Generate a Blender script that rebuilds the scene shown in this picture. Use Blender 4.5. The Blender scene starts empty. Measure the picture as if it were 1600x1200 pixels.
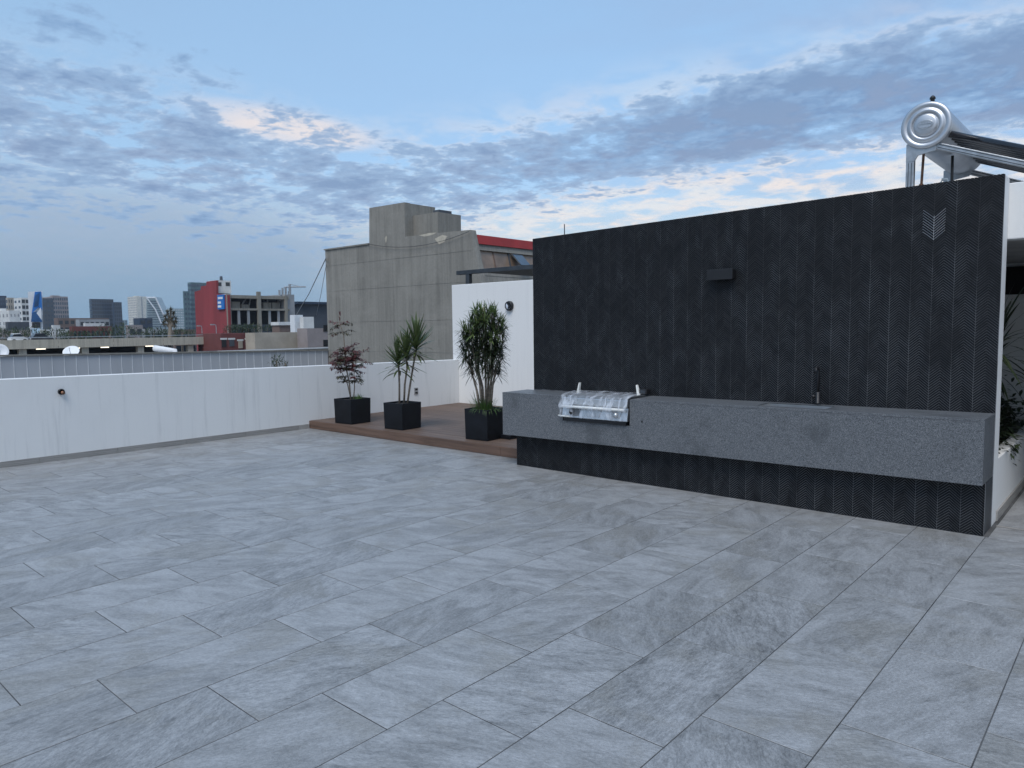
import bpy, bmesh, math, random
from mathutils import Vector, Matrix, noise as mnoise
random.seed(7)
S = bpy.context.scene
COL = S.collection
R = math.radians

# ------------------------------------------------------------------ camera
F_PX, PITCH, ROLL, YAW, CAM_H = 1135.3, R(4.493), R(-0.68), R(-41.463), 1.5926
cy_, sy_, cp_, sp_ = math.cos(YAW), math.sin(YAW), math.cos(PITCH), math.sin(PITCH)
FW = Vector((sy_*cp_, cy_*cp_, -sp_)); RT0 = Vector((cy_, -sy_, 0)); UP0 = RT0.cross(FW)
RT = RT0*math.cos(ROLL) + UP0*math.sin(ROLL); UP = -RT0*math.sin(ROLL) + UP0*math.cos(ROLL)
EYE = Vector((0, 0, CAM_H))
cd = bpy.data.cameras.new('camera'); cam = bpy.data.objects.new('camera', cd); COL.objects.link(cam)
cd.sensor_width = 36; cd.lens = F_PX/1600*36; cd.clip_start = 0.05; cd.clip_end = 12000
cam.matrix_world = Matrix(((RT.x, UP.x, -FW.x, EYE.x), (RT.y, UP.y, -FW.y, EYE.y), (RT.z, UP.z, -FW.z, EYE.z), (0, 0, 0, 1)))
S.camera = cam

def ray(u, v): return FW*F_PX + RT*(u-800) - UP*(v-600)
def on(u, v, ax, val):                      # where the ray of a photo pixel meets an axis plane
    d = ray(u, v); return EYE + d*((val-EYE[ax])/d[ax])
def far(u, v, D):                           # at horizontal distance D
    d = ray(u, v); return EYE + d*(D/math.hypot(d.x, d.y))
def project(p):
    q = Vector(p)-EYE; z = q.dot(FW)
    return (800+F_PX*q.dot(RT)/z, 600-F_PX*q.dot(UP)/z, z)

# ------------------------------------------------------------------ sky, sun, exposure
SUN_AZ, SUN_EL = R(156), R(7)               # low behind the camera, veiled by cloud
W = bpy.data.worlds.new('World'); S.world = W; W.use_nodes = True
wt = W.node_tree; wt.nodes.clear()
def wn(t, **k):
    n = wt.nodes.new(t)
    for a, b in k.items(): setattr(n, a, b)
    return n
def setin(tree, sock, v):
    if hasattr(v, 'is_output'): tree.links.new(v, sock)
    elif v is not None: sock.default_value = v
def math_(op, a, b=None, c=None, clamp=False, tree=None):
    tr = tree or wt; n = tr.nodes.new('ShaderNodeMath'); n.operation = op; n.use_clamp = clamp
    for i, v in enumerate((a, b, c)):
        if v is not None: setin(tr, n.inputs[i], v)
    return n.outputs[0]
def mix_(f, a, b, tree=None, mode='MIX'):
    tr = tree or wt; n = tr.nodes.new('ShaderNodeMix'); n.data_type = 'RGBA'; n.blend_type = mode
    setin(tr, n.inputs[0], f); setin(tr, n.inputs[6], a if hasattr(a, 'is_output') else (*a, 1)); setin(tr, n.inputs[7], b if hasattr(b, 'is_output') else (*b, 1))
    return n.outputs[2]
def ramp_(f, lo, hi, tree=None):            # smooth step lo..hi -> 0..1
    tr = tree or wt; n = tr.nodes.new('ShaderNodeMapRange'); n.interpolation_type = 'SMOOTHSTEP'
    setin(tr, n.inputs[0], f); setin(tr, n.inputs[1], lo); setin(tr, n.inputs[2], hi); return n.outputs[0]
def noise_(vec, scale, detail=4, rough=0.55, dist=0.0, tree=None, col=False):
    tr = tree or wt; n = tr.nodes.new('ShaderNodeTexNoise'); setin(tr, n.inputs['Vector'], vec)
    setin(tr, n.inputs['Scale'], scale); n.inputs['Detail'].default_value = detail; n.inputs['Roughness'].default_value = rough; n.inputs['Distortion'].default_value = dist
    return n.outputs['Color' if col else 'Fac']
sky = wn('ShaderNodeTexSky'); sky.sky_type = 'NISHITA'; sky.sun_disc = False
sky.sun_elevation = SUN_EL; sky.sun_rotation = SUN_AZ; sky.altitude = 2200; sky.air_density = 1.0; sky.dust_density = 1.5; sky.ozone_density = 2.5
SKY_K = 0.15
tc = wn('ShaderNodeTexCoord'); sep = wn('ShaderNodeSeparateXYZ'); wt.links.new(tc.outputs['Generated'], sep.inputs[0])
dx, dy, dz = sep.outputs
el = math_('MULTIPLY', math_('ARCSINE', dz), 57.2958)          # elevation in degrees
az = math_('ADD', math_('ARCTAN2', dx, dy), 0.724)             # bearing from the terrace's open corner
az01 = math_('FRACT', math_('ADD', math_('MULTIPLY', az, 1/6.28319), 0.5))
def curve_(pts, scale):                     # periodic curve over the bearing
    n = wn('ShaderNodeFloatCurve'); m = n.mapping; c = m.curves[0]
    pp = [((a/6.28319)+0.5, y/scale) for a, y in pts]
    c.points[0].location = pp[0]; c.points[1].location = pp[-1]
    for x, y in pp[1:-1]: c.points.new(x, y)
    m.update(); wt.links.new(az01, n.inputs['Value']); return math_('MULTIPLY', n.outputs[0], scale)
band_c = curve_([(-3.14, 14), (-2.2, 15), (-1.2, 14), (-.614, 13.2), (-.414, 12.6), (-.3, 11.4), (-.174, 10.6), (0, 11.8), (.174, 13.6), (.339, 14.6), (.486, 15.4), (.614, 15.0), (1.2, 13), (2.2, 15), (3.14, 14)], 40)
band_w = curve_([(-3.14, 3), (-2.2, 4), (-1.2, 5), (-.614, 5.2), (-.414, 5.2), (-.3, 4.4), (-.174, 3.2), (0, 2.8), (.174, 2.7), (.339, 3), (.486, 3.3), (.614, 3.2), (1.2, 4), (2.2, 3), (3.14, 3)], 40)
# cloud sheet coordinates: where the view ray meets a layer high above
inv = math_('DIVIDE', 1.0, math_('ADD', math_('MAXIMUM', dz, 0.0), 0.10))
comb = wn('ShaderNodeCombineXYZ'); wt.links.new(math_('MULTIPLY', dx, inv), comb.inputs[0]); wt.links.new(math_('MULTIPLY', dy, inv), comb.inputs[1])
P2 = comb.outputs[0]
nz_big = noise_(P2, 1.6, 3, .5)
nz_mid = noise_(P2, 5.2, 9, .60, .25)
nz_fine = noise_(P2, 19.0, 7, .65, .4)
nz_str = wn('ShaderNodeMapping'); nz_str.inputs['Scale'].default_value = (1.0, 1.0, 5.0); nz_str.inputs['Rotation'].default_value = (0, 0, .5); wt.links.new(tc.outputs['Generated'], nz_str.inputs[0])
nz_veil = noise_(nz_str.outputs[0], 3.2, 6, .55, .4)
base = mix_(1.0, sky.outputs[0], (0.80, 0.93, 1.08), mode='MULTIPLY')
bsc = wn('ShaderNodeVectorMath', operation='SCALE'); wt.links.new(base, bsc.inputs[0]); bsc.inputs['Scale'].default_value = SKY_K
col = bsc.outputs[0]
# thin high haze that pales the blue everywhere
col = mix_(.74, col, mix_(ramp_(el, 6, 40), (.245, .345, .440), (.185, .305, .455)))
rightness = ramp_(az, -.05, .65)
veil = math_('MULTIPLY', ramp_(nz_veil, .36, .70), math_('ADD', math_('MULTIPLY', rightness, .80), .08))
col = mix_(veil, col, (.185, .255, .385))
d_below = math_('SUBTRACT', band_c, el)
col = mix_(math_('MULTIPLY', ramp_(el, 12.5, 5.5), .85), col, (.325, .385, .430))
# bright patchy cloud under and around the band
patch = math_('MULTIPLY', ramp_(math_('ADD', nz_mid, math_('MULTIPLY', nz_big, .45)), .60, .82), math_('MULTIPLY', ramp_(d_below, -6.5, .5), ramp_(el, .5, 6)))
col = mix_(math_('MULTIPLY', patch, .9), col, mix_(ramp_(nz_big, .4, .65), (.50, .455, .435), (.43, .45, .47)))
# one sunlit fall-streak above the left arm of the band
gx = math_('DIVIDE', math_('ADD', az, .30), .15); gy = math_('DIVIDE', math_('SUBTRACT', math_('ADD', el, math_('MULTIPLY', az, 7.0)), 12.6), 1.5)
glow = math_('MULTIPLY', ramp_(math_('ADD', math_('MULTIPLY', gx, gx), math_('MULTIPLY', gy, gy)), 1.0, .05), ramp_(nz_veil, .30, .62))
col = mix_(math_('MULTIPLY', glow, .9), col, (.49, .44, .425))
# grey-blue stratus low on the left
left = ramp_(math_('ADD', az, math_('MULTIPLY', nz_veil, .25)), .22, -.22)
str_top = math_('ADD', math_('MULTIPLY', nz_veil, 4.0), math_('ADD', 5.4, math_('MULTIPLY', az, -5.0)))
strat = math_('MULTIPLY', left, ramp_(math_('SUBTRACT', str_top, el), -1.8, 2.4))
scol = mix_(ramp_(el, 0.5, 9), (.115, .190, .275), (.195, .258, .345))
col = mix_(math_('MULTIPLY', strat, .93), col, scol)
# broken altocumulus band, slate blue; a closed bank on the right
t = math_('DIVIDE', math_('SUBTRACT', el, band_c), band_w)
t2 = math_('MULTIPLY', t, t)
bank = math_('ADD', -.035, math_('MULTIPLY', math_('MULTIPLY', ramp_(az, -.12, .35), ramp_(t2, 1.2, .1)), .145))
dens = math_('ADD', bank, math_('SUBTRACT', math_('ADD', math_('MULTIPLY', nz_mid, 1.0), math_('ADD', math_('MULTIPLY', nz_fine, .38), math_('MULTIPLY', nz_big, .30))), math_('MULTIPLY', math_('MINIMUM', t2, 4.0), .115)))
cl = ramp_(dens, .665, .79)
ccol = mix_(ramp_(dens, .72, 1.0), (.165, .255, .385), (.082, .152, .275))
col = mix_(math_('MULTIPLY', cl, .84), col, ccol)
bg = wn('ShaderNodeBackground'); wo = wn('ShaderNodeOutputWorld')
wt.links.new(col, bg.inputs[0]); bg.inputs[1].default_value = 1.0; wt.links.new(bg.outputs[0], wo.inputs[0])

sl = bpy.data.lights.new('sun', 'SUN'); sl.energy = 1.3; sl.angle = R(32); sl.color = (1.0, .97, .94)
so = bpy.data.objects.new('sun', sl); COL.objects.link(so)
LEL = R(57)
sd = Vector((math.sin(SUN_AZ)*math.cos(LEL), math.cos(SUN_AZ)*math.cos(LEL), math.sin(LEL)))
so.rotation_euler = (-sd).to_track_quat('-Z', 'Y').to_euler(); so.location = (0, -6, 9)
vs = S.view_settings; vs.view_transform = 'Standard'; vs.look = 'None'; vs.gamma = 1; vs.exposure = 0.88; vs.use_curve_mapping = False

# ------------------------------------------------------------------ helpers
class MB:
    def __init__(s): s.v = []; s.f = []; s.m = []; s.mi = 0
    def add(s, vs, fs):
        o = len(s.v); s.v += [tuple(v) for v in vs]; s.f += [tuple(i+o for i in f) for f in fs]; s.m += [s.mi]*len(fs); return s
    def box(s, x0, x1, y0, y1, z0, z1):
        vs = [(x, y, z) for z in (z0, z1) for y in (y0, y1) for x in (x0, x1)]
        return s.add(vs, [(0, 2, 3, 1), (4, 5, 7, 6), (0, 1, 5, 4), (2, 6, 7, 3), (0, 4, 6, 2), (1, 3, 7, 5)])
    def prism(s, pts, d):                   # planar polygon (Vectors, ccw seen from outside) pushed by -d
        n = len(pts); a = [Vector(p) for p in pts]; b = [p-Vector(d) for p in a]
        return s.add(a+b, [tuple(range(n)), tuple(range(2*n-1, n-1, -1))] + [(i, i+n, (i+1) % n+n, (i+1) % n) for i in range(n)])
    def tube(s, path, rad, n=8, cap=True):
        path = [Vector(p) for p in path]; k = len(path)
        if not hasattr(rad, '__len__'): rad = [rad]*k
        o = len(s.v); ref = Vector((0, 0, 1))
        for i, p in enumerate(path):
            t = (path[min(i+1, k-1)]-path[max(i-1, 0)]).normalized()
            a = t.cross(ref if abs(t.z) < .95 else Vector((1, 0, 0))).normalized(); b = t.cross(a)
            for j in range(n):
                w = 2*math.pi*j/n; s.v.append(tuple(p+(a*math.cos(w)+b*math.sin(w))*rad[i]))
        for i in range(k-1):
            for j in range(n):
                s.f.append((o+i*n+j, o+i*n+(j+1) % n, o+(i+1)*n+(j+1) % n, o+(i+1)*n+j)); s.m.append(s.mi)
        if cap:
            s.f.append(tuple(o+j for j in range(n-1, -1, -1))); s.f.append(tuple(o+(k-1)*n+j for j in range(n))); s.m += [s.mi, s.mi]
        return s
    def lathe(s, prof, c, axis, n=32):      # prof: (along, radius)
        c = Vector(c); ax = Vector(axis).normalized(); a = ax.cross(Vector((0, 0, 1)) if abs(ax.z) < .9 else Vector((1, 0, 0))).normalized(); b = ax.cross(a)
        o = len(s.v); k = len(prof)
        for h, r in prof:
            for j in range(n):
                w = 2*math.pi*j/n; s.v.append(tuple(c+ax*h+(a*math.cos(w)+b*math.sin(w))*max(r, 1e-4)))
        for i in range(k-1):
            for j in range(n):
                s.f.append((o+i*n+j, o+i*n+(j+1) % n, o+(i+1)*n+(j+1) % n, o+(i+1)*n+j)); s.m.append(s.mi)
        s.f.append(tuple(o+j for j in range(n-1, -1, -1))); s.f.append(tuple(o+(k-1)*n+j for j in range(n))); s.m += [s.mi, s.mi]
        return s
    def mesh(s, name, smooth=False):
        m = bpy.data.meshes.new(name); m.from_pydata(s.v, [], s.f); m.validate()
        if smooth:
            for p in m.polygons: p.use_smooth = True
        return m
    def build(s, name, mats, parent=None, smooth=False, bevel=0, fix=True):
        m = s.mesh(name, smooth)
        if fix:
            bm = bmesh.new(); bm.from_mesh(m); bmesh.ops.recalc_face_normals(bm, faces=bm.faces)
            if bevel: bmesh.ops.bevel(bm, geom=[e for e in bm.edges if len(e.link_faces) == 2 and e.calc_face_angle(0) > .5], offset=bevel, segments=2, affect='EDGES', profile=.6)
            bm.to_mesh(m); bm.free()
        return obj(name, m, mats, parent, s.m if not bevel else None)
def obj(name, mesh, mats, parent=None, midx=None):
    o = bpy.data.objects.new(name, mesh)
    for mt in (mats if isinstance(mats, (list, tuple)) else [mats]):
        if mt and mt.name not in mesh.materials: mesh.materials.append(mt)
    if midx and len(midx) == len(mesh.polygons):
        for p, i in zip(mesh.polygons, midx): p.material_index = i
    COL.objects.link(o)
    if parent: par(o, parent)
    return o
def par(o, parent):
    o.parent = parent
    if parent.type == 'EMPTY': o.matrix_parent_inverse = Matrix.Translation(parent.location).inverted()
def tag(o, label, cat=None, group=None, kind=None):
    if label: o['label'] = label
    if cat: o['category'] = cat
    if group: o['group'] = group
    if kind: o['kind'] = kind
    return o
def thing(name, label, cat, loc, group=None):
    o = bpy.data.objects.new(name, None); o.location = loc; o.empty_display_size = .2; COL.objects.link(o)
    return tag(o, label, cat, group)
def struct(o): o['kind'] = 'structure'; return o

# ------------------------------------------------------------------ materials
def material(name, col, rough=.7, var=.15, scale=3.0, bump=0.0, metal=0.0, spec=.5, stretch=(1, 1, 1), coord='Object', rnd=0.0, col2=None, detail=6):
    m = bpy.data.materials.new(name); m.use_nodes = True; t = m.node_tree; b = t.nodes['Principled BSDF']
    b.inputs['Roughness'].default_value = rough; b.inputs['Metallic'].default_value = metal; b.inputs['Specular IOR Level'].default_value = spec
    tcn = t.nodes.new('ShaderNodeTexCoord'); mp = t.nodes.new('ShaderNodeMapping'); mp.inputs['Scale'].default_value = stretch
    t.links.new(tcn.outputs[coord], mp.inputs[0])
    nf = noise_(mp.outputs[0], scale, detail, .6, .2, tree=t)
    lo = tuple(c*(1-var) for c in col); hi = tuple(min(1, c*(1+var)) for c in col) if col2 is None else col2
    c = mix_(ramp_(nf, .3, .7, tree=t), lo, hi, tree=t)
    if rnd:
        oi = t.nodes.new('ShaderNodeObjectInfo'); hs = t.nodes.new('ShaderNodeHueSaturation')
        t.links.new(math_('ADD', math_('MULTIPLY', oi.outputs['Random'], 2*rnd, tree=t), 1-rnd, tree=t), hs.inputs['Value']); t.links.new(c, hs.inputs['Color']); c = hs.outputs[0]
    t.links.new(c, b.inputs['Base Color'])
    if bump:
        bn = t.nodes.new('ShaderNodeBump'); bn.inputs['Strength'].default_value = bump; bn.inputs['Distance'].default_value = .01
        t.links.new(noise_(mp.outputs[0], scale*4, 5, .6, tree=t), bn.inputs['Height']); t.links.new(bn.outputs[0], b.inputs['Normal'])
    m['t'] = 1
    return m
def bsdf(m): return m.node_tree.nodes['Principled BSDF']

M = {}
# slate-look porcelain floor tile: each piece shifts, turns and shades its own veins
def tile_material():
    m = bpy.data.materials.new('slate porcelain tile'); m.use_nodes = True; t = m.node_tree; b = t.nodes['Principled BSDF']
    tcn = t.nodes.new('ShaderNodeTexCoord'); oi = t.nodes.new('ShaderNodeObjectInfo'); geo = t.nodes.new('ShaderNodeNewGeometry')
    rp = math_('ADD', oi.outputs['Random'], geo.outputs['Random Per Island'], tree=t)
    rn = math_('FRACT', math_('MULTIPLY', rp, 7.31, tree=t), tree=t)
    rn2 = math_('FRACT', math_('MULTIPLY', rp, 23.7, tree=t), tree=t)
    off = t.nodes.new('ShaderNodeCombineXYZ'); t.links.new(math_('MULTIPLY', rn, 37., tree=t), off.inputs[0]); t.links.new(math_('MULTIPLY', rn2, 53., tree=t), off.inputs[1]); t.links.new(math_('MULTIPLY', rp, 19., tree=t), off.inputs[2])
    ad = t.nodes.new('ShaderNodeVectorMath'); t.links.new(tcn.outputs['Object'], ad.inputs[0]); t.links.new(off.outputs[0], ad.inputs[1])
    vr = t.nodes.new('ShaderNodeVectorRotate'); vr.rotation_type = 'Z_AXIS'; t.links.new(ad.outputs[0], vr.inputs[0])
    ang = math_('ADD', math_('MULTIPLY', rn, 2.0, tree=t), -.6, tree=t); t.links.new(ang, vr.inputs['Angle'])
    def mp(sc):
        n = t.nodes.new('ShaderNodeMapping'); n.inputs['Scale'].default_value = sc; t.links.new(vr.outputs[0], n.inputs[0]); return n.outputs[0]
    broad = noise_(mp((2.4, .9, 1)), 2.6, 6, .6, .9, tree=t)
    vein = noise_(mp((5.5, 1.7, 1)), 4.6, 13, .76, .6, tree=t)
    rip = noise_(mp((4.2, 1.3, 1)), 15, 9, .74, .5, tree=t)
    fine = noise_(mp((2.2, 1.2, 1)), 42, 6, .75, .2, tree=t)
    grit = noise_(ad.outputs[0], 210, 3, .65, tree=t)
    rough_tile = ramp_(rn2, .45, .95, tree=t)
    c = mix_(ramp_(broad, .36, .64, tree=t), (.202, .205, .208), (.292, .298, .307), tree=t)
    olive = math_('MULTIPLY', ramp_(noise_(ad.outputs[0], 1.9, 4, .6, .6, tree=t), .50, .64, tree=t), .55, tree=t)
    c = mix_(olive, c, (.205, .200, .186), tree=t)
    crease = math_('MULTIPLY', ramp_(vein, .53, .62, tree=t), math_('ADD', math_('MULTIPLY', ramp_(broad, .52, .42, tree=t), .26, tree=t), math_('ADD', math_('MULTIPLY', rough_tile, .30, tree=t), .04, tree=t), tree=t), tree=t)
    c = mix_(crease, c, (.082, .085, .088), tree=t)
    c = mix_(math_('MULTIPLY', ramp_(vein, .46, .38, tree=t), .26, tree=t), c, (.385, .397, .415), tree=t)
    def ridge(n, at, w): return ramp_(math_('ABSOLUTE', math_('SUBTRACT', n, at, tree=t), tree=t), w, 0.0, tree=t)
    cleft = math_('MULTIPLY', ridge(vein, .515, .014), math_('ADD', math_('MULTIPLY', rough_tile, .30, tree=t), math_('MULTIPLY', ramp_(broad, .46, .56, tree=t), .22, tree=t), tree=t), tree=t)
    c = mix_(cleft, c, (.085, .088, .09), tree=t)
    c = mix_(math_('MULTIPLY', ridge(vein, .478, .012), .30, tree=t), c, (.43, .44, .45), tree=t)
    hs = t.nodes.new('ShaderNodeHueSaturation'); t.links.new(c, hs.inputs['Color'])
    v1 = math_('MULTIPLY', math_('SUBTRACT', ramp_(rip, .38, .62, tree=t), .5, tree=t), math_('ADD', math_('MULTIPLY', rough_tile, .15, tree=t), .09, tree=t), tree=t)  # light and dark of the streak relief put into the tile colour
    v2 = math_('MULTIPLY', math_('SUBTRACT', ramp_(fine, .36, .64, tree=t), .5, tree=t), .30, tree=t)
    v3 = math_('MULTIPLY', math_('SUBTRACT', ramp_(grit, .34, .66, tree=t), .5, tree=t), .14, tree=t)
    val = math_('ADD', math_('ADD', math_('MULTIPLY', rn, .16, tree=t), .93, tree=t), math_('ADD', v1, math_('ADD', v2, v3, tree=t), tree=t), tree=t)
    t.links.new(val, hs.inputs['Value']); t.links.new(hs.outputs[0], b.inputs['Base Color'])
    t.links.new(math_('ADD', math_('MULTIPLY', fine, .22, tree=t), .36, tree=t), b.inputs['Roughness'])
    bn = t.nodes.new('ShaderNodeBump'); bn.inputs['Strength'].default_value = .7; bn.inputs['Distance'].default_value = .004
    t.links.new(math_('ADD', math_('MULTIPLY', rip, 1.0, tree=t), math_('MULTIPLY', fine, .5, tree=t), tree=t), bn.inputs['Height']); t.links.new(bn.outputs[0], b.inputs['Normal'])
    return m
M['tile'] = tile_material()
M['grout'] = material('floor grout', (.030, .031, .033), .9, .25, 1.6, col2=(.10, .102, .105))
M['skirt'] = material('skirting tile', (.30, .29, .275), .55, .25, 4, .2, stretch=(1, .5, 3), coord='Generated', rnd=.12)
def plaster(name, col, streak=.5, bump=.25):
    m = bpy.data.materials.new(name); m.use_nodes = True; t = m.node_tree; b = t.nodes['Principled BSDF']; b.inputs['Roughness'].default_value = .85
    g = t.nodes.new('ShaderNodeNewGeometry')
    def mp(sc):
        n = t.nodes.new('ShaderNodeMapping'); n.inputs['Scale'].default_value = sc; t.links.new(g.outputs['Position'], n.inputs[0]); return n.outputs[0]
    run = noise_(mp((9, 9, .55)), 1.0, 7, .68, .1, tree=t)
    blot = noise_(mp((1, 1, 1)), 1.1, 5, .6, tree=t)
    spots = noise_(mp((1, 1, 1)), 9, 6, .7, tree=t)
    c = mix_(math_('MULTIPLY', ramp_(run, .50, .78, tree=t), streak, tree=t), col, tuple(x*f for x, f in zip(col, (.60, .61, .62))), tree=t)
    c = mix_(math_('MULTIPLY', ramp_(blot, .45, .75, tree=t), .35*streak, tree=t), c, tuple(x*.78 for x in col), tree=t)
    c = mix_(math_('MULTIPLY', ramp_(spots, .66, .74, tree=t), .35*streak, tree=t), c, tuple(x*.5 for x in col), tree=t)
    t.links.new(c, b.inputs['Base Color'])
    bn = t.nodes.new('ShaderNodeBump'); bn.inputs['Strength'].default_value = bump; bn.inputs['Distance'].default_value = .006
    t.links.new(noise_(mp((1, 1, 1)), 38, 5, .65, tree=t), bn.inputs['Height']); t.links.new(bn.outputs[0], b.inputs['Normal'])
    return m
M['white'] = plaster('white painted render', (.74, .74, .73), .46)
M['white2'] = plaster('clean white render', (.76, .76, .75), .16)
M['slab_top'] = material('roof screed', (.42, .41, .40), .9, .2, 2, .2)
M['strip'] = material('black ceramic strip', (.010, .0108, .0125), .55, .35, 3, .0, coord='Object', spec=.22)
def strip_tone(m):                            # fired strips differ a little in tone
    t = m.node_tree; b = bsdf(m); g = t.nodes.new('ShaderNodeNewGeometry'); oi = t.nodes.new('ShaderNodeObjectInfo')
    f = math_('FRACT', math_('ADD', g.outputs['Random Per Island'], oi.outputs['Random'], tree=t), tree=t)
    n = noise_(g.outputs['Position'], 2.2, 4, .6, tree=t)
    c = mix_(math_('MULTIPLY', f, f, tree=t), (.0075, .0083, .0100), (.0170, .0178, .0200), tree=t)
    c = mix_(math_('MULTIPLY', ramp_(n, .5, .75, tree=t), .2, tree=t), c, (.020, .021, .0235), tree=t)
    t.links.new(c, b.inputs['Base Color'])
strip_tone(M['strip'])
def backing():
    m = material('dusty dark grout', (.045, .046, .05), .9, .2, 30); t = m.node_tree; b = bsdf(m)
    g = t.nodes.new('ShaderNodeNewGeometry')
    mp = t.nodes.new('ShaderNodeMapping'); mp.inputs['Scale'].default_value = (1, 1, .45); t.links.new(g.outputs['Position'], mp.inputs[0])
    n = noise_(mp.outputs[0], 7.0, 4, .6, .3, tree=t); sx = t.nodes.new('ShaderNodeSeparateXYZ'); t.links.new(g.outputs['Position'], sx.inputs[0])
    # lime bloom left in the joints: one chevron patch high on the wall, dust elsewhere
    a = math_('MULTIPLY', math_('COMPARE', sx.outputs[0], -1.347, .079, tree=t), math_('COMPARE', math_('SUBTRACT', sx.outputs[2], math_('MULTIPLY', math_('ABSOLUTE', math_('SUBTRACT', sx.outputs[0], -1.347, tree=t), tree=t), .84, tree=t), tree=t), 2.335, .095, tree=t), tree=t)
    dr_ = math_('MULTIPLY', ramp_(sx.outputs[2], 2.5, .9, tree=t), math_('ADD', math_('MULTIPLY', ramp_(sx.outputs[0], -5.5, -1.2, tree=t), .16, tree=t), .02, tree=t), tree=t)
    c = mix_(ramp_(math_('ADD', n, dr_, tree=t), .44, .74, tree=t), (.055, .058, .065), (.20, .21, .228), tree=t)
    c = mix_(math_('MULTIPLY', a, 1.0, tree=t), c, (.66, .68, .71), tree=t)
    t.links.new(c, b.inputs['Base Color']); return m
M['backing'] = backing()
def granite():
    m = bpy.data.materials.new('grey flecked granite'); m.use_nodes = True; t = m.node_tree; b = t.nodes['Principled BSDF']; b.inputs['Roughness'].default_value = .38
    g = t.nodes.new('ShaderNodeNewGeometry'); p = g.outputs['Position']
    v = t.nodes.new('ShaderNodeTexVoronoi'); v.inputs['Scale'].default_value = 230; t.links.new(p, v.inputs['Vector'])
    cs = t.nodes.new('ShaderNodeSeparateColor'); t.links.new(v.outputs['Color'], cs.inputs[0])
    c = mix_(ramp_(cs.outputs[0], .35, .9, tree=t), (.088, .096, .106), (.200, .209, .222), tree=t)
    c = mix_(ramp_(cs.outputs[1], .80, .86, tree=t), c, (.038, .042, .047), tree=t)
    n = noise_(p, 60, 5, .7, tree=t); c = mix_(math_('MULTIPLY', ramp_(n, .4, .7, tree=t), .5, tree=t), c, (.135, .143, .155), tree=t)
    dirt = noise_(p, 1.7, 6, .66, tree=t); d2 = noise_(p, 6, 5, .7, tree=t)
    c = mix_(math_('MULTIPLY', ramp_(math_('ADD', dirt, math_('MULTIPLY', d2, .35, tree=t), tree=t), .70, .86, tree=t), .6, tree=t), c, (.055, .060, .066), tree=t)
    t.links.new(c, b.inputs['Base Color'])
    t.links.new(math_('ADD', math_('MULTIPLY', dirt, .3, tree=t), .28, tree=t), b.inputs['Roughness']); return m
M['granite'] = granite()
M['granite_edge'] = material('polished granite arris', (.42, .44, .46), .25, .2, 90)
M['steel'] = material('stainless steel', (.62, .63, .64), .38, .08, 8, .05, metal=1.0, stretch=(1, 12, 1))
M['galv'] = material('galvanised steel', (.46, .47, .48), .42, .2, 9, .05, metal=.95)
M['tank'] = material('brushed tank steel', (.56, .57, .59), .44, .08, 5, .03, metal=1.0)
M['black_metal'] = material('matt black metal', (.012, .012, .014), .45, .2, 10)
M['graphite'] = material('dark grey painted steel', (.035, .042, .05), .5, .2, 6)
M['black_plastic'] = material('black planter resin', (.0062, .0075, .0105), .55, .3, 5, .1, spec=.25)
M['tube_glass'] = material('dark vacuum tube glass', (.010, .010, .014), .07, .2, 6, spec=.8)
M['copper'] = material('tarnished copper pipe', (.24, .13, .085), .5, .25, 14, metal=.7)
M['clearpipe'] = material('pale plastic fitting', (.55, .62, .66), .3, .1, 9)
M['deck'] = material('brown composite decking', (.118, .080, .061), .62, .28, 2.2, .3, stretch=(.5, 14, 14), coord='Object', rnd=.14)
M['fascia'] = material('brown deck fascia', (.118, .072, .052), .6, .30, 2.0, .3, stretch=(.7, 6, 14))
M['soil'] = material('potting soil', (.035, .027, .021), .95, .4, 25, .6)
M['bark'] = material('grey brown bark', (.23, .19, .15), .9, .3, 14, .6, stretch=(1, 1, 4))
def leafmat(name, c1, c2, rough=.5):
    m = bpy.data.materials.new(name); m.use_nodes = True; t = m.node_tree; b = t.nodes['Principled BSDF']; b.inputs['Roughness'].default_value = rough
    g = t.nodes.new('ShaderNodeNewGeometry'); oi = t.nodes.new('ShaderNodeObjectInfo')
    f = math_('FRACT', math_('ADD', g.outputs['Random Per Island'], oi.outputs['Random'], tree=t), tree=t)
    t.links.new(mix_(f, c1, c2, tree=t), b.inputs['Base Color'])
    tr = t.nodes.new('ShaderNodeBsdfTranslucent'); t.links.new(mix_(f, c1, c2, tree=t), tr.inputs[0]); ms = t.nodes.new('ShaderNodeMixShader'); ms.inputs[0].default_value = .25
    o = t.nodes['Material Output']; t.links.new(b.outputs[0], ms.inputs[1]); t.links.new(tr.outputs[0], ms.inputs[2]); t.links.new(ms.outputs[0], o.inputs[0]); return m
M['leaf_dark'] = leafmat('dark glossy leaf', (.016, .028, .016), (.050, .068, .030), .4)
M['leaf_tip'] = leafmat('fresh green leaf', (.085, .135, .040), (.16, .205, .07), .45)
M['leaf_drac'] = leafmat('strap leaf green', (.055, .085, .030), (.105, .135, .050), .42)
M['leaf_red'] = leafmat('wine red leaflet', (.13, .040, .045), (.20, .085, .08), .5)
M['leaf_olive'] = leafmat('bronze green leaflet', (.05, .055, .030), (.10, .085, .050), .5)
M['grass'] = leafmat('grass blade', (.06, .13, .03), (.12, .20, .06), .5)
M['tree_leaf'] = leafmat('city tree leaf', (.028, .048, .024), (.06, .085, .035), .7)
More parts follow.
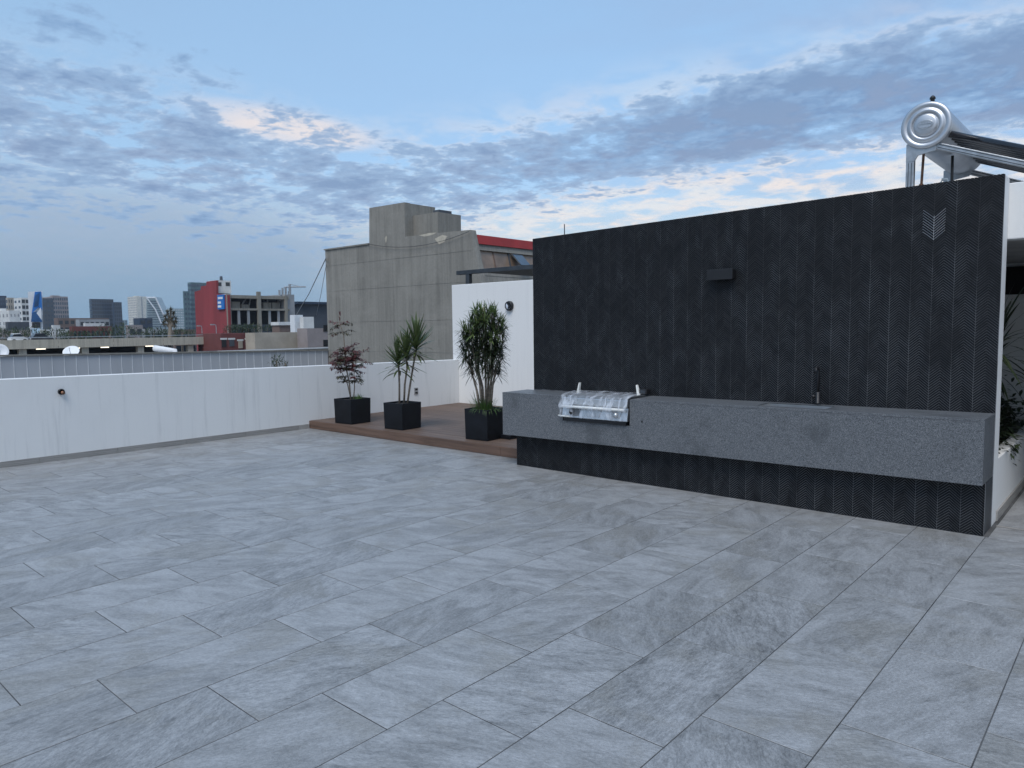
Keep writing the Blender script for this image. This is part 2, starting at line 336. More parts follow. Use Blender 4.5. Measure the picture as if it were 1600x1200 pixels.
def film():
    m = bpy.data.materials.new('clear wrapping film'); m.use_nodes = True; t = m.node_tree; b = t.nodes['Principled BSDF']
    b.inputs['Base Color'].default_value = (.75, .79, .86, 1); b.inputs['Roughness'].default_value = .10; b.inputs['Specular IOR Level'].default_value = 1.0
    g = t.nodes.new('ShaderNodeNewGeometry'); mpf = t.nodes.new('ShaderNodeMapping'); mpf.inputs['Scale'].default_value = (3.2, 1.0, .8); mpf.inputs['Rotation'].default_value = (0, .35, 0); t.links.new(g.outputs['Position'], mpf.inputs[0])
    n = noise_(mpf.outputs[0], 7, 6, .62, .6, tree=t)
    tr = t.nodes.new('ShaderNodeBsdfTransparent'); ms = t.nodes.new('ShaderNodeMixShader'); t.links.new(math_('ADD', math_('MULTIPLY', ramp_(n, .42, .64, tree=t), .42, tree=t), .12, tree=t), ms.inputs[0])
    t.links.new(tr.outputs[0], ms.inputs[1]); t.links.new(b.outputs[0], ms.inputs[2]); t.links.new(ms.outputs[0], t.nodes['Material Output'].inputs[0]); return m
M['film'] = film()
M['foam'] = material('white foam', (.78, .78, .74), .8, .1, 12)
M['lens'] = material('frosted lamp lens', (.62, .66, .74), .25, .1, 6)
def concrete(name, col, board=True):
    m = bpy.data.materials.new(name); m.use_nodes = True; t = m.node_tree; b = t.nodes['Principled BSDF']; b.inputs['Roughness'].default_value = .92
    g = t.nodes.new('ShaderNodeNewGeometry')
    def mp(sc):
        n = t.nodes.new('ShaderNodeMapping'); n.inputs['Scale'].default_value = sc; t.links.new(g.outputs['Position'], n.inputs[0]); return n.outputs[0]
    boards = noise_(mp((5.5, 5.5, .10)), 1, 3, .6, 0, tree=t)
    runs = noise_(mp((1.6, 1.6, .12)), 1, 6, .65, .2, tree=t)
    blot = noise_(mp((.35, .35, .5)), 1, 5, .6, .3, tree=t)
    fine = noise_(mp((1, 1, 1)), 7, 6, .7, tree=t)
    c = mix_(ramp_(boards, .32, .68, tree=t), tuple(x*.88 for x in col), tuple(x*1.05 for x in col), tree=t)
    c = mix_(math_('MULTIPLY', ramp_(runs, .48, .66, tree=t), .62, tree=t), c, tuple(x*.62 for x in col), tree=t)
    c = mix_(math_('MULTIPLY', ramp_(blot, .5, .68, tree=t), .4, tree=t), c, tuple(x*1.25 for x in col), tree=t)
    hs = t.nodes.new('ShaderNodeHueSaturation'); t.links.new(c, hs.inputs['Color']); t.links.new(math_('ADD', math_('MULTIPLY', fine, .5, tree=t), .75, tree=t), hs.inputs['Value'])
    t.links.new(hs.outputs[0], b.inputs['Base Color'])
    bn = t.nodes.new('ShaderNodeBump'); bn.inputs['Strength'].default_value = .5; bn.inputs['Distance'].default_value = .05
    t.links.new(boards, bn.inputs['Height']); t.links.new(bn.outputs[0], b.inputs['Normal']); return m
M['concrete'] = concrete('board-marked concrete', (.245, .234, .208))
M['conc_pale'] = concrete('pale stained concrete', (.50, .455, .37))
M['asphalt'] = material('asphalt and rooftops', (.06, .06, .062), .95, .3, .05)
M['red_fascia'] = material('red painted fascia', (.30, .022, .02), .6, .15, .8)
def plain(n, c, r=.8, v=.12, sc=.4, **k): return material(n, c, r, v, sc, **k)
M['red_wall'] = plain('brick red painted wall', (.26, .040, .045), .85, .16, .25, stretch=(1, 1, .25))
M['cream'] = plain('cream render', (.62, .60, .53)); M['beige'] = plain('beige render', (.42, .37, .30)); M['brown'] = plain('brown masonry', (.17, .12, .10))
M['mauve'] = plain('mauve render', (.29, .25, .24)); M['offwhite'] = plain('off-white render', (.66, .66, .64)); M['grey'] = plain('grey render', (.30, .31, .32))
M['dkgrey'] = plain('charcoal cladding', (.065, .075, .09)); M['navy'] = plain('navy curtain wall', (.020, .036, .066), .5); M['teal'] = plain('teal curtain wall', (.075, .135, .15), .3)
M['paleglass'] = plain('pale glass cladding', (.26, .34, .36), .25); M['darkglass'] = plain('dark window glass', (.020, .026, .034), .12, .3, .8)
M['blueglass'] = plain('blue window glass', (.06, .09, .125), .12, .3, .5); M['tanglass'] = plain('tan curtained glass', (.235, .17, .125), .3, .25, .9)
M['blue'] = plain('bright blue print', (.012, .16, .50), .5); M['blue_dk'] = plain('deep blue print', (.008, .075, .21), .5, .3, .3); M['white_print'] = plain('white print', (.74, .76, .78), .5, .05)
M['interior'] = plain('unlit interior', (.010, .010, .011), .95); M['redbrown'] = plain('oxide red frame', (.15, .045, .04))  # interior is near-black: shade of deep openings put into the colour
M['panel'] = material('grey sheet metal', (.44, .455, .48), .6, .06, .5, stretch=(1, 1, .2), rnd=.03)
M['seam'] = material('pale seam strip', (.76, .77, .78), .5, .1, 2)
M['carwhite'] = plain('white car paint', (.66, .67, .68), .25); M['cargrey'] = plain('graphite car paint', (.06, .062, .07), .25); M['tyre'] = plain('tyre rubber', (.02, .02, .02), .9)
def emis(n, c, s):
    m = bpy.data.materials.new(n); m.use_nodes = True; b = bsdf(m); b.inputs['Base Color'].default_value = (*c, 1); b.inputs['Emission Color'].default_value = (*c, 1); b.inputs['Emission Strength'].default_value = s; return m
M['lamp'] = emis('lit lamp', (1, .9, .72), 1.3)
M['frame'] = concrete('weathered frame concrete', (.27, .25, .21))

# ------------------------------------------------------------------ ground far below the terrace
g = MB(); g.add([(-6000, -6000, -12), (6000, -6000, -12), (6000, 6000, -12), (-6000, 6000, -12)], [(0, 1, 2, 3)])
struct(g.build('ground', M['asphalt'], fix=False))

# ------------------------------------------------------------------ terrace floor
XP, XR, XL = -10.165, -.888, -5.48           # parapet face, right and left end of the dark wall
YB, YW, YJ = 6.27, 6.595, 6.835              # plinth front, dark wall front, lintel plane
YD, YE = 6.55, 9.94                          # deck front, end wall
TW, TL, GAP = .45, .90, .0047
FX1, FY0 = 4.2, -4.0
fl = struct(MB().box(XP-.2, FX1, FY0, YE+.2, -.35, -.0018).build('floor', M['grout']))
X0R, C0 = -4.0253, 0.0
# running bond by thirds: joints found in the photograph
regions = [(XP, FX1, FY0, YB-.004), (XP, XL-.004, YB-.004, YD+.05), (XR+.03, FX1, YB-.004, 6.64), (XR+.03, FX1, 6.66, YE)]
tile_cache, outside, nt = {}, MB(), 0
def tile_mesh(w, l):
    k = (round(w, 3), round(l, 3))
    if k not in tile_cache:
        a, b, e = w/2, l/2, .0016
        vs = [(-a+e, -b+e, 0), (a-e, -b+e, 0), (a-e, b-e, 0), (-a+e, b-e, 0), (-a, -b, -e), (a, -b, -e), (a, b, -e), (-a, b, -e), (-a, -b, -.009), (a, -b, -.009), (a, b, -.009), (-a, b, -.009)]
        m = bpy.data.meshes.new('floor_tile'); m.from_pydata(vs, [], [(0, 1, 2, 3)]+[(4+i, 4+(i+1) % 4, (i+1) % 4, i) for i in range(4)]+[(8+i, 8+(i+1) % 4, 4+(i+1) % 4, 4+i) for i in range(4)]); m.materials.append(M['tile']); tile_cache[k] = m
    return tile_cache[k]
PH = 1.872*TW                               # phase of the joints in row 0
for (ax, bx_, ay, by) in regions:
    for k in range(-16, 22):
        rx0, rx1 = max(ax, X0R+TW*k), min(bx_, X0R+TW*(k+1))
        if rx1-rx0 < .02: continue
        ph = PH+k*TL/3
        for j in range(-12, 16):
            ry0, ry1 = max(ay, ph+j*TL), min(by, ph+(j+1)*TL)
            if ry1-ry0 < .02: continue
            w, l = rx1-rx0-GAP, ry1-ry0-GAP; c = ((rx0+rx1)/2, (ry0+ry1)/2)
            vis = False
            for qx in (rx0, c[0], rx1):
                for qy in (ry0, c[1], ry1):
                    pu, pv, pz = project((qx, qy, 0))
                    if pz > .1 and -20 < pu < 1620 and -20 < pv < 1220: vis = True
            dz_ = random.uniform(-.0007, .0007)
            if vis:
                o = bpy.data.objects.new('floor_tile', tile_mesh(w, l)); COL.objects.link(o); o.location = (*c, dz_); o.parent = fl
                if random.random() < .5: o.rotation_euler.z = math.pi
                o.rotation_euler.x = random.uniform(-.0006, .0006); nt += 1
            else:
                outside.box(c[0]-w/2, c[0]+w/2, c[1]-l/2, c[1]+l/2, -.004, dz_)
oo = outside.build('floor_tile_field', M['tile'], fl); oo['kind'] = 'stuff'
print('visible tiles', nt)
MB().box(XR+.03, FX1, 6.642, 6.658, -.001, .006).build('threshold_strip', M['skirt'], fl)

# ------------------------------------------------------------------ white parapet on the left
pw = thing('parapet_wall', 'long white painted parapet wall with faint dirt runs along the terrace edge', 'wall', (XP-.1, 3, 0))
def ztop(y): return 1.052-.0105*(y-2)
pts = [(XP, -4, -.3), (XP, YE, -.3), (XP, YE, ztop(YE)), (XP, -4, ztop(-4))]
MB().prism(pts, (.16, 0, 0)).build('wall', M['white'], pw, bevel=.008)
y = FY0; i = 0
while y < YD-.02:
    y1 = min(y+.9-(.45 if i == 0 else 0), YD-.012)
    MB().box(XP+.0015, XP+.013, y+.002, y1-.002, -.004, .072).build('skirting_tile', M['skirt'], pw); y = y1; i += 1
def round_fitting(u, v, label):
    p = on(u, v, 0, XP); t_ = thing('bulkhead_lamp', label, 'lamp', p)
    MB().lathe([(0, .034), (.02, .034), (.028, .026)], p, (1, 0, 0), 20).build('housing', M['black_metal'], t_, True)
    MB().lathe([(.0285, .018), (.031, .016)], p, (1, 0, 0), 16).build('lens', M['tube_glass'], t_, True)
p = on(95, 612, 0, XP); t_ = thing('wall_spout', 'small round black pipe stub sticking out of the white parapet', 'pipe', p)
MB().lathe([(-.01, .036), (.035, .036), (.035, .027), (.0, .026)], p, (1, 0, 0), 24).build('pipe_ring', M['black_metal'], t_, True)
MB().lathe([(-.01, .022), (.05, .021)], p+Vector((0, .008, -.008)), (1, .1, -.15), 16).build('pipe_core', M['copper'], t_, True)
p = on(650, 611, 0, XP); t_ = thing('power_outlet', 'small grey power outlet low on the white parapet behind the planters', 'outlet', p)
MB().box(p.x, p.x+.012, p.y-.045, p.y+.045, p.z-.065, p.z+.065).build('cover_plate', M['galv'], t_, bevel=.003)
for dz_ in (-.032, .028): MB().box(p.x+.0125, p.x+.02, p.y-.028, p.y+.028, p.z+dz_-.018, p.z+dz_+.022).build('socket', M['black_metal'], t_, bevel=.003)

# ------------------------------------------------------------------ end wall, side room, roof and lintel
ew = thing('end_wall', 'tall clean white wall closing the far end of the wooden deck', 'wall', (-8, YE, 0))
MB().box(XP-.16, XL+.2, YE, YE+.18, -.3, 2.42).build('wall', M['white2'], ew, bevel=.01)
rb = thing('roof_room', 'white rooftop room behind the dark tiled wall with covered passage', 'building', (-1, 8.5, 0))
MB().box(XL+.01, -2.2, YJ, YE, -.005, 2.18).build('side_wall', M['white2'], rb)
MB().box(XL+.01, FX1, YJ+.16, YE+.01, 2.24, 2.42).build('roof_slab', M['slab_top'], rb)
MB().box(XR-.05, FX1, YJ, YJ+.157, 2.225, 2.655).build('lintel', M['white2'], rb, bevel=.008)
MB().box(XR+.7, FX1, YE-.02, YE+.14, -.005, 2.238).build('back_wall', M['white2'], rb)
MB().box(-2.2, XR+.69, YE-.02, YE+.14, -.005, 2.238).build('back_wall', M['white2'], rb)
MB().box(-2.1, .4, YE-.06, YE-.021, 1.89, 2.2).build('dark_window', M['interior'], rb)
MB().box(.45, .6, YJ+.2, YE, -.005, 2.238).build('unseen_passage_wall', M['white2'], rb); MB().box(.45, FX1, YJ+.003, YJ+.154, -.005, 2.224).build('front_wall', M['white2'], rb)  # unseen wall along the passage, added to keep light out of it
pl = thing('planter_wall', 'low white planter wall with grey skirting inside the covered passage', 'planter', (XR, 8.2, 0))
MB().box(XR-.1, XR-.004, YJ+.003, YE-.03, -.005, .50).build('wall', M['white2'], pl, bevel=.006)
MB().box(-2.19, XR-.102, YJ+.003, YE-.03, .02, .44).build('soil', M['soil'], pl)
for a in range(3): MB().box(XR-.003, XR+.009, YJ+.003+a*1.03, YJ+a*1.03+1.028, -.004, .075).build('skirting_tile', M['skirt'], pl)

# ------------------------------------------------------------------ dark chevron-tiled wall
dw = thing('chevron_wall', 'tall black wall clad in chevron ceramic strips above the granite counter', 'wall', (-3.2, YW, 0))
def wtop(x): return 2.612+(x-XL)*(2.692-2.612)/(XR-XL)
MB().prism([(XL, YW, 0), (XR, YW, 0), (XR, YW, wtop(XR)-.004), (XL, YW, wtop(XL)-.004)], (0, -.022, 0)).build('tile_backing', M['backing'], dw)
MB().prism([(XL+.002, YW+.0225, -.004), (XR-.0005, YW+.0225, -.004), (XR-.0005, YW+.0225, wtop(XR)-.006), (XL+.002, YW+.0225, wtop(XL)-.006)], (0, -(YJ-YW-.026), 0)).build('wall_core', M['white2'], dw)
def clip(poly, a, b, c):                    # keep a*x+b*z<=c
    out = []
    for i in range(len(poly)):
        p, q = poly[i], poly[(i+1) % len(poly)]; dp = a*p[0]+b*p[1]-c; dq = a*q[0]+b*q[1]-c
        if dp <= 0: out.append(p)
        if (dp < 0 < dq) or (dq < 0 < dp):
            s_ = dp/(dp-dq); out.append((p[0]+(q[0]-p[0])*s_, p[1]+(q[1]-p[1])*s_))
    return out
NC = 60; CW = (XR-XL)/NC; PT = .0212; RISE = .0645; SG = .0038
def strips(z0, top, yf, parent, n_single):
    rest = MB(); k_single = 0; ms = (wtop(XR)-wtop(XL))/(XR-XL)
    cache = {}
    for c in range(NC-1, -1, -1):
        pk = (NC-1-c) % 2; ea, eb = (.0012, .0002) if pk else (.0002, .0012); xa, xb = XL+c*CW+ea, XL+(c+1)*CW-eb
        # peaks between seams: columns pair up
        za, zb = (0, RISE) if (NC-1-c) % 2 else (RISE, 0)
        n0 = int((z0-.1)/PT)-1; n1 = int((top(xa)+RISE)/PT)+3
        jit = random.uniform(-.003, .003)
        for r in range(n0, n1):
            b = r*PT+jit-RISE
            poly = [(xa, b+za), (xb, b+zb), (xb, b+zb+PT-SG), (xa, b+za+PT-SG)]
            poly = clip(poly, 0, -1, -z0); poly = clip(poly, -ms, 1, top(XL)-ms*XL) if poly else poly
            if len(poly) < 3: continue
            pr = random.uniform(-.0006, .0007)
            whole = len(poly) == 4 and min(q[1] for q in poly) > z0+.001 and max(q[1] for q in poly) < top(xa)-.003
            if whole and k_single < n_single:
                key = (NC-1-c) % 2
                if key not in cache:
                    m_ = MB().prism([(q[0]-xa, -.0003 if i_ < 2 else .0001, q[1]-b) for i_, q in enumerate(poly)], (0, -.009, 0)); cache[key] = m_.mesh('tile_strip'); cache[key].materials.append(M['strip'])
                o = bpy.data.objects.new('tile_strip', cache[key]); COL.objects.link(o); o.location = (xa, yf+pr, b); par(o, parent); k_single += 1
            else: rest.prism([(q[0], yf+pr+(0 if not whole else -.0003 if i_ < 2 else .0001), q[1]) for i_, q in enumerate(poly)], (0, -.009, 0))
    o = rest.build('tile_strip_field', M['strip'], parent, fix=False); o['kind'] = 'stuff'
strips(.86, wtop, YW-.002, dw, 300)
# efflorescence is in the grout material; slim lightning rod behind the wall's left end
p = on(882, 358, 1, YJ+.3); t_ = thing('roof_rod', 'thin metal rod rising behind the top of the black wall', 'rod', (p.x, p.y, 2.42))
MB().tube([(p.x, p.y, 2.42), (p.x, p.y, p.z+.06)], .006, 6).build('rod', M['graphite'], t_); MB().lathe([(0, .03), (.012, .03)], (p.x, p.y, 2.42), (0, 0, 1), 12).build('foot', M['graphite'], t_)

# plinth under the counter
bs = thing('counter_plinth', 'recessed black chevron-tiled plinth carrying the granite counter', 'plinth', (-3.2, YB, 0))
MB().box(XL+.004, XR-.016, YB+.0022, YW-.004, 0, .398).build('plinth_core', M['backing'], bs)
strips(.002, lambda x: .397, YB, bs, 300)
MB().box(XR-.013, XR-.001, YB+.03, YW-.004, .002, .397).build('end_tile', M['graphite'], bs, bevel=.002)
MB().box(XR-.012, XR-.002, YB+.011, YB+.027, .002, .397).build('joint_mortar', M['granite_edge'], bs)

# ------------------------------------------------------------------ granite counter
YC, CB, CT, CX0 = 6.14, .402, .888, -5.575
GX0, GX1, GZ = -4.705, -3.875, .622        # opening for the grill
ct = thing('granite_counter', 'long floating grey flecked granite counter in front of the black wall', 'counter', (-3.2, YC, CB))
def slab(n, *a, m='granite', bev=.002): return MB().box(*a).build(n, M[m], ct, bevel=bev)
YBk = YW-.0035
sk = (-2.62, -2.02, 6.22, 6.50)             # sink opening
slab('top_slab', CX0, GX0-.002, YC, YBk, CT-.02, CT)
slab('top_slab', GX1+.002, sk[0], YC, YBk, CT-.02, CT); slab('top_slab', sk[1], XR, YC, YBk, CT-.02, CT)
slab('top_slab', sk[0]+.001, sk[1]-.001, YC, sk[2], CT-.02, CT); slab('top_slab', sk[0]+.001, sk[1]-.001, sk[3], YBk, CT-.02, CT)
slab('top_slab', GX0-.001, GX1+.001, 6.535, YBk, CT-.02, CT)
slab('front_panel', CX0, GX0-.002, YC+.001, YC+.021, CB, CT-.021)
slab('front_panel', GX0-.001, GX1+.001, YC+.001, YC+.021, CB, GZ)
slab('front_panel', GX1+.0016, XR, YC+.001, YC+.021, CB, CT-.021)
slab('end_panel', XR-.021, XR-.001, YC+.022, YBk, CB, CT-.021); slab('end_panel', CX0+.001, CX0+.021, YC+.022, YBk, CB, CT-.021)
slab('bottom_panel', CX0+.022, XR-.022, YC+.022, YBk, CB+.001, CB+.02)
slab('niche_side', GX0-.02, GX0-.003, YC+.022, YBk, CB+.021, CT-.021); slab('niche_side', GX1+.003, GX1+.02, YC+.022, YBk, CB+.021, CT-.021)
h = MB().lathe([(0, .011), (.0015, .011), (.002, .008)], on(1003, 655, 1, YC)+Vector((0, .0008, 0)), (0, -1, 0), 16).build('drilled_hole', M['black_metal'], ct)
# sink basin dropped into the counter
sn = thing('sink_basin', 'shallow steel sink basin set into the granite counter under the tap', 'sink', (-2.3, 6.36, .7))
s_ = MB(); s_.box(sk[0]+.012, sk[1]-.012, sk[2]+.012, sk[3]-.012, .70, .704); s_.box(sk[0]+.008, sk[0]+.012, sk[2]+.008, sk[3]-.008, .70, CT-.004); s_.box(sk[1]-.012, sk[1]-.008, sk[2]+.008, sk[3]-.008, .70, CT-.004); s_.box(sk[0]+.012, sk[1]-.012, sk[2]+.008, sk[2]+.012, .70, CT-.004); s_.box(sk[0]+.012, sk[1]-.012, sk[3]-.012, sk[3]-.008, .70, CT-.004)
s_.build('basin', M['steel'], sn)
s_ = MB()
for a in ((sk[0]-.012, sk[1]+.012, sk[2]-.012, sk[2]+.010), (sk[0]-.012, sk[1]+.012, sk[3]-.010, sk[3]+.012), (sk[0]-.012, sk[0]+.010, sk[2]+.010, sk[3]-.010), (sk[1]-.010, sk[1]+.012, sk[2]+.010, sk[3]-.010)): s_.box(*a, CT+.0005, CT+.002)
s_.build('rim', M['granite'], sn)
# tap
p = on(1278, 629, 2, CT); p.y = 6.525; p = Vector((on(1278, 610, 1, 6.545).x, 6.545, CT))
tp = thing('black_tap', 'slim black tap standing at the back of the granite counter', 'tap', p)
MB().lathe([(0, .026), (.008, .026), (.012, .020), (.10, .020), (.105, .014)], p, (0, 0, 1), 20).build('base', M['black_metal'], tp, True)
zt = on(1276, 575, 1, 6.545).z
MB().tube([p+Vector((0, 0, .09)), p+Vector((0, 0, zt-CT-.015)), p+Vector((0, -.004, zt-CT-.004)), p+Vector((0, -.02, zt-CT)), p+Vector((.0, -.060, zt-CT)), p+Vector((.0, -.068, zt-CT-.006)), p+Vector((.0, -.070, zt-CT-.045))], [.013]*6+[.012], 12).build('spout', M['black_metal'], tp, True)
MB().tube([p+Vector((-.018, 0, .06)), p+Vector((-.055, -.01, .065))], .014, 10).build('handle', M['black_metal'], tp, True)
p = on(1006, 611, 1, 6.52); t_ = thing('socket_box', 'small black box lying on the counter beside the wrapped grill', 'box', (p.x, 6.52, CT))
MB().box(p.x-.045, p.x+.045, 6.50, 6.575, CT+.001, CT+.045).build('housing', M['black_metal'], t_, bevel=.005); MB().box(p.x-.03, p.x+.03, 6.496, 6.4995, CT+.01, CT+.036).build('flap', M['graphite'], t_, bevel=.001)

# wall light over the counter
a, b = on(1105, 421, 1, 6.51), on(1145, 436, 1, 6.51)
wl = thing('wall_light', 'flat black up-and-down wall light fixed to the chevron wall', 'lamp', ((a.x+b.x)/2, YW-.01, b.z))
MB().box(a.x+.01, b.x-.005, 6.515, YW-.003, b.z+.012, a.z-.012).build('housing', M['black_metal'], wl, bevel=.004)
MB().box(a.x, b.x, 6.500, 6.5145, b.z, a.z-.004).build('face_plate', M['black_metal'], wl, bevel=.004)

# ------------------------------------------------------------------ wrapped grill
gr = thing('wrapped_grill', 'stainless built-in grill still wrapped in clear plastic film in the granite counter', 'grill', ((GX0+GX1)/2, 6.3, GZ))
gx0, gx1 = GX0+.012, GX1-.008
MB().box(gx0+.03, gx1-.03, YC+.03, 6.52, GZ+.03, CT-.01).build('firebox', M['steel'], gr, bevel=.006)
# control panel: slanted fascia with bull-nose handle above
MB().prism([(gx0, YC-.035, GZ+.045), (gx1, YC-.035, GZ+.045), (gx1, YC-.005, CT-.09), (gx0, YC-.005, CT-.09)], (0, -.03, 0)).build('control_panel', M['steel'], gr, bevel=.004)
MB().box(gx0, gx1, YC-.03, YC+.03, CT-.085, CT-.01).build('front_rim', M['steel'], gr, bevel=.008)
MB().tube([(gx0+.02, YC-.055, CT-.105), (gx1-.02, YC-.055, CT-.105)], .013, 12).build('handle_bar', M['foam'], gr, True)
for f in (.17, .84):
    x = gx0+(gx1-gx0)*f; MB().lathe([(0, .028), (.02, .026), (.036, .022)], (x, YC-.024, GZ+.10), (0, -1, .18), 20).build('knob', M['black_metal'] if f < .3 else M['steel'], gr, True)
MB().box(gx0+.02, gx1-.02, YC-.02, YC+.02, GZ+.004, GZ+.043).build('slot_shade', M['black_metal'], gr, bevel=.003)  # black strip painted in for the shaded slot under the grill front
MB().tube([(gx0-.05, YC-.03, GZ+.055), (gx0+.12, YC-.036, GZ+.052)], .008, 8).build('side_rod', M['foam'], gr, True)
for f0, f1 in ((.10, .30), (.36, .62), (.68, .92)):
    xa_, xb_ = gx0+(gx1-gx0)*f0, gx0+(gx1-gx0)*f1; MB().prism([(xa_+.03, YC-.0385, GZ+.065), (xb_-.03, YC-.0385, GZ+.065), (xb_, YC-.016, CT-.115), (xa_, YC-.016, CT-.115)], (0, -.004, 0)).build('panel_inset', M['graphite'] if f0 < .2 else M['galv'], gr)
# hood lid, low and rounded
prof = [(.0, 0), (.03, .012), (.10, .022), (.22, .026), (.34, .022), (.40, 0)]
MB().add([(x, YC+.02+a, CT-.008+b) for x in (gx0+.03, gx1-.03) for a, b in prof], [tuple(range(6)), tuple(range(11, 5, -1))]+[(i, i+6, (i+1) % 6+6, (i+1) % 6) for i in range(6)]).build('lid', M['steel'], gr, bevel=.006)
# plastic film: a crumpled sheet wrapped round front and top
fm = MB(); NU, NV = 64, 40
path = [(YC-.030, GZ+.040), (YC-.050, GZ+.045), (YC-.058, GZ+.13), (YC-.075, CT-.12), (YC-.07, CT-.085), (YC-.04, CT-.04), (YC-.034, CT+.0), (YC+.0, CT+.012), (YC+.09, CT+.030), (YC+.22, CT+.038), (YC+.34, CT+.034), (YC+.42, CT+.012)]
for j in range(NV+1):
    f = j/NV*(len(path)-1); i0 = min(int(f), len(path)-2); q = f-i0
    yy = path[i0][0]*(1-q)+path[i0+1][0]*q; zz = path[i0][1]*(1-q)+path[i0+1][1]*q
    for i in range(NU+1):
        x = gx0-.012+(gx1-gx0+.024)*i/NU
        n = mnoise.fractal(Vector((x*9+yy*4, yy*11, zz*13)), .9, 2.1, 4); n2 = abs(mnoise.noise(Vector((x*15+zz*9, yy*5+zz*14, 3))))
        off = .006*n+.014*n2
        fm.v.append((x+.006*n, yy-off*.75, zz+(off*.9 if zz > CT-.02 else .004*n)))
for j in range(NV):
    for i in range(NU):
        a = j*(NU+1)+i; fm.f.append((a, a+1, a+NU+2, a+NU+1)); fm.m.append(0)
fm.build('plastic_film', M['film'], gr, True, fix=False)
for (uu, lean) in ((903, .02), (998, -.03)):
    p = on(uu, 612, 1, 6.50)
    MB().prism([(p.x-.014, 6.49, CT+.003), (p.x+.016, 6.49, CT+.003), (p.x+.010+lean, 6.49, CT+.115), (p.x+.0+lean, 6.49, CT+.115)], (0, -.03, 0)).build('foam_corner', M['foam'], gr)

for o in bpy.data.objects:
    if o.parent in (ct, sn, gr) and o.type == 'MESH':
        for v in o.data.vertices: v.co.z -= .040*(XR-v.co.x)/(XR-CX0)
# ------------------------------------------------------------------ deck
dk = thing('wooden_deck', 'low brown plank deck carrying the three black planters', 'deck', (-8, 8, 0))
DZ = .125; pwid = .1385; y = YD+.026
k = 0
while y < YE-.02:
    y1 = min(y+pwid, YE-.003); xm = random.uniform(-8.8, -6.6)
    for (xa, xb) in ((XP+.004, xm-.002), (xm+.002, XL+.006)):
        L_ = xb-xa; m_ = MB().box(-L_/2, L_/2, -(y1-y-.005)/2, (y1-y-.005)/2, -.022, 0)
        o = m_.build('plank', M['deck'], dk, bevel=.002); o.location = ((xa+xb)/2, (y+y1)/2, DZ+random.uniform(-.0008, .0008)); par(o, dk)
    y = y1; k += 1
xj = on(782, 705, 1, YD).x
for (xa, xb) in ((XP+.004, xj-.0015), (xj+.0015, XL+.006)):
    MB().box(xa, xb, YD, YD+.022, .004, DZ-.001).build('fascia_board', M['fascia'], dk, bevel=.002)
MB().box(XP+.01, XL, YD+.03, YE-.01, .0, DZ-.03).build('subframe', M['interior'], dk)

# ------------------------------------------------------------------ planters and plants
def planter(u, v, u_top, v_top, size, ht, rz, label):
    c = on(u, v, 2, DZ)                     # nearest bottom corner
    ex = Vector((math.cos(rz), math.sin(rz), 0)); ey = Vector((-math.sin(rz), math.cos(rz), 0))
    c0 = c-ex*size/2+ey*size/2; c0.z = DZ
    t_ = thing('planter_box', label, 'planter', c0, 'black cube planters on the deck')
    wl_, hh = .018, size/2
    m_ = MB(); out = [(-hh, -hh), (hh, -hh), (hh, hh), (-hh, hh)]; inn = [(a*(1-wl_/hh), b*(1-wl_/hh)) for a, b in out]; tp_ = .965
    W3 = lambda a, b, z: tuple(c0+ex*a+ey*b+Vector((0, 0, z)))
    vs = [W3(a*tp_, b*tp_, .002) for a, b in out]+[W3(a, b, ht) for a, b in out]+[W3(a, b, ht) for a, b in inn]+[W3(a, b, ht-.05) for a, b in inn]
    fs = [(3, 2, 1, 0)]
    for r in range(3): fs += [(r*4+i, r*4+(i+1) % 4, r*4+4+(i+1) % 4, r*4+4+i) for i in range(4)]
    fs += [(12, 13, 14, 15)]
    m_.add(vs, fs); m_.build('box', M['black_plastic'], t_, bevel=.006)
    q = inn; s2 = MB(); n = 8
    for i in range(n+1):
        for j in range(n+1):
            a = (-hh+.019)+(2*hh-.038)*i/n; b = (-hh+.019)+(2*hh-.038)*j/n
            s2.v.append(W3(a, b, ht-.028+.018*mnoise.noise(Vector((a*14, b*14, u)))))
    for i in range(n):
        for j in range(n): a = i*(n+1)+j; s2.f.append((a, a+n+1, a+n+2, a+1)); s2.m.append(0)
    s2.build('soil', M['soil'], t_, True, fix=False)
    return c0, ht+DZ-.03
def leaf(mb, base, d, L_, w, droop=.3, fold=.25, n=3, up=Vector((0, 0, 1))):
    d = Vector(d).normalized(); side = d.cross(up)
    if side.length < 1e-3: side = Vector((1, 0, 0))
    side.normalize(); o = len(mb.v); p = Vector(base); pr = []
    for i in range(n+1):
        f = i/n; ww = w*(math.sin(math.pi*min(1, .12+.88*f))**.7 if f < 1 else .04)*.5
        nn = side.cross(d).normalized()
        mb.v += [tuple(p-side*ww+nn*ww*fold), tuple(p+side*ww+nn*ww*fold)]
        p = p+d*L_/n; d = (d+Vector((0, 0, -droop/n))).normalized()
    for i in range(n): a = o+2*i; mb.f.append((a, a+1, a+3, a+2)); mb.m.append(mb.mi)
def blade_tuft(name, mat, c, r, n, hmin, hmax, parent, seed, spread=.6, w=.006):
    rg = random.Random(seed); mb = MB()
    for _ in range(n):
        a = rg.uniform(0, 6.28); q = r*math.sqrt(rg.random()); b = c+Vector((math.cos(a)*q, math.sin(a)*q, 0))
        leaf(mb, b, (math.cos(a)*spread*rg.random(), math.sin(a)*spread*rg.random(), 1), rg.uniform(hmin, hmax), w, rg.uniform(.3, 1.6), n=4)
    return mb.build(name, mat, parent, fix=False)

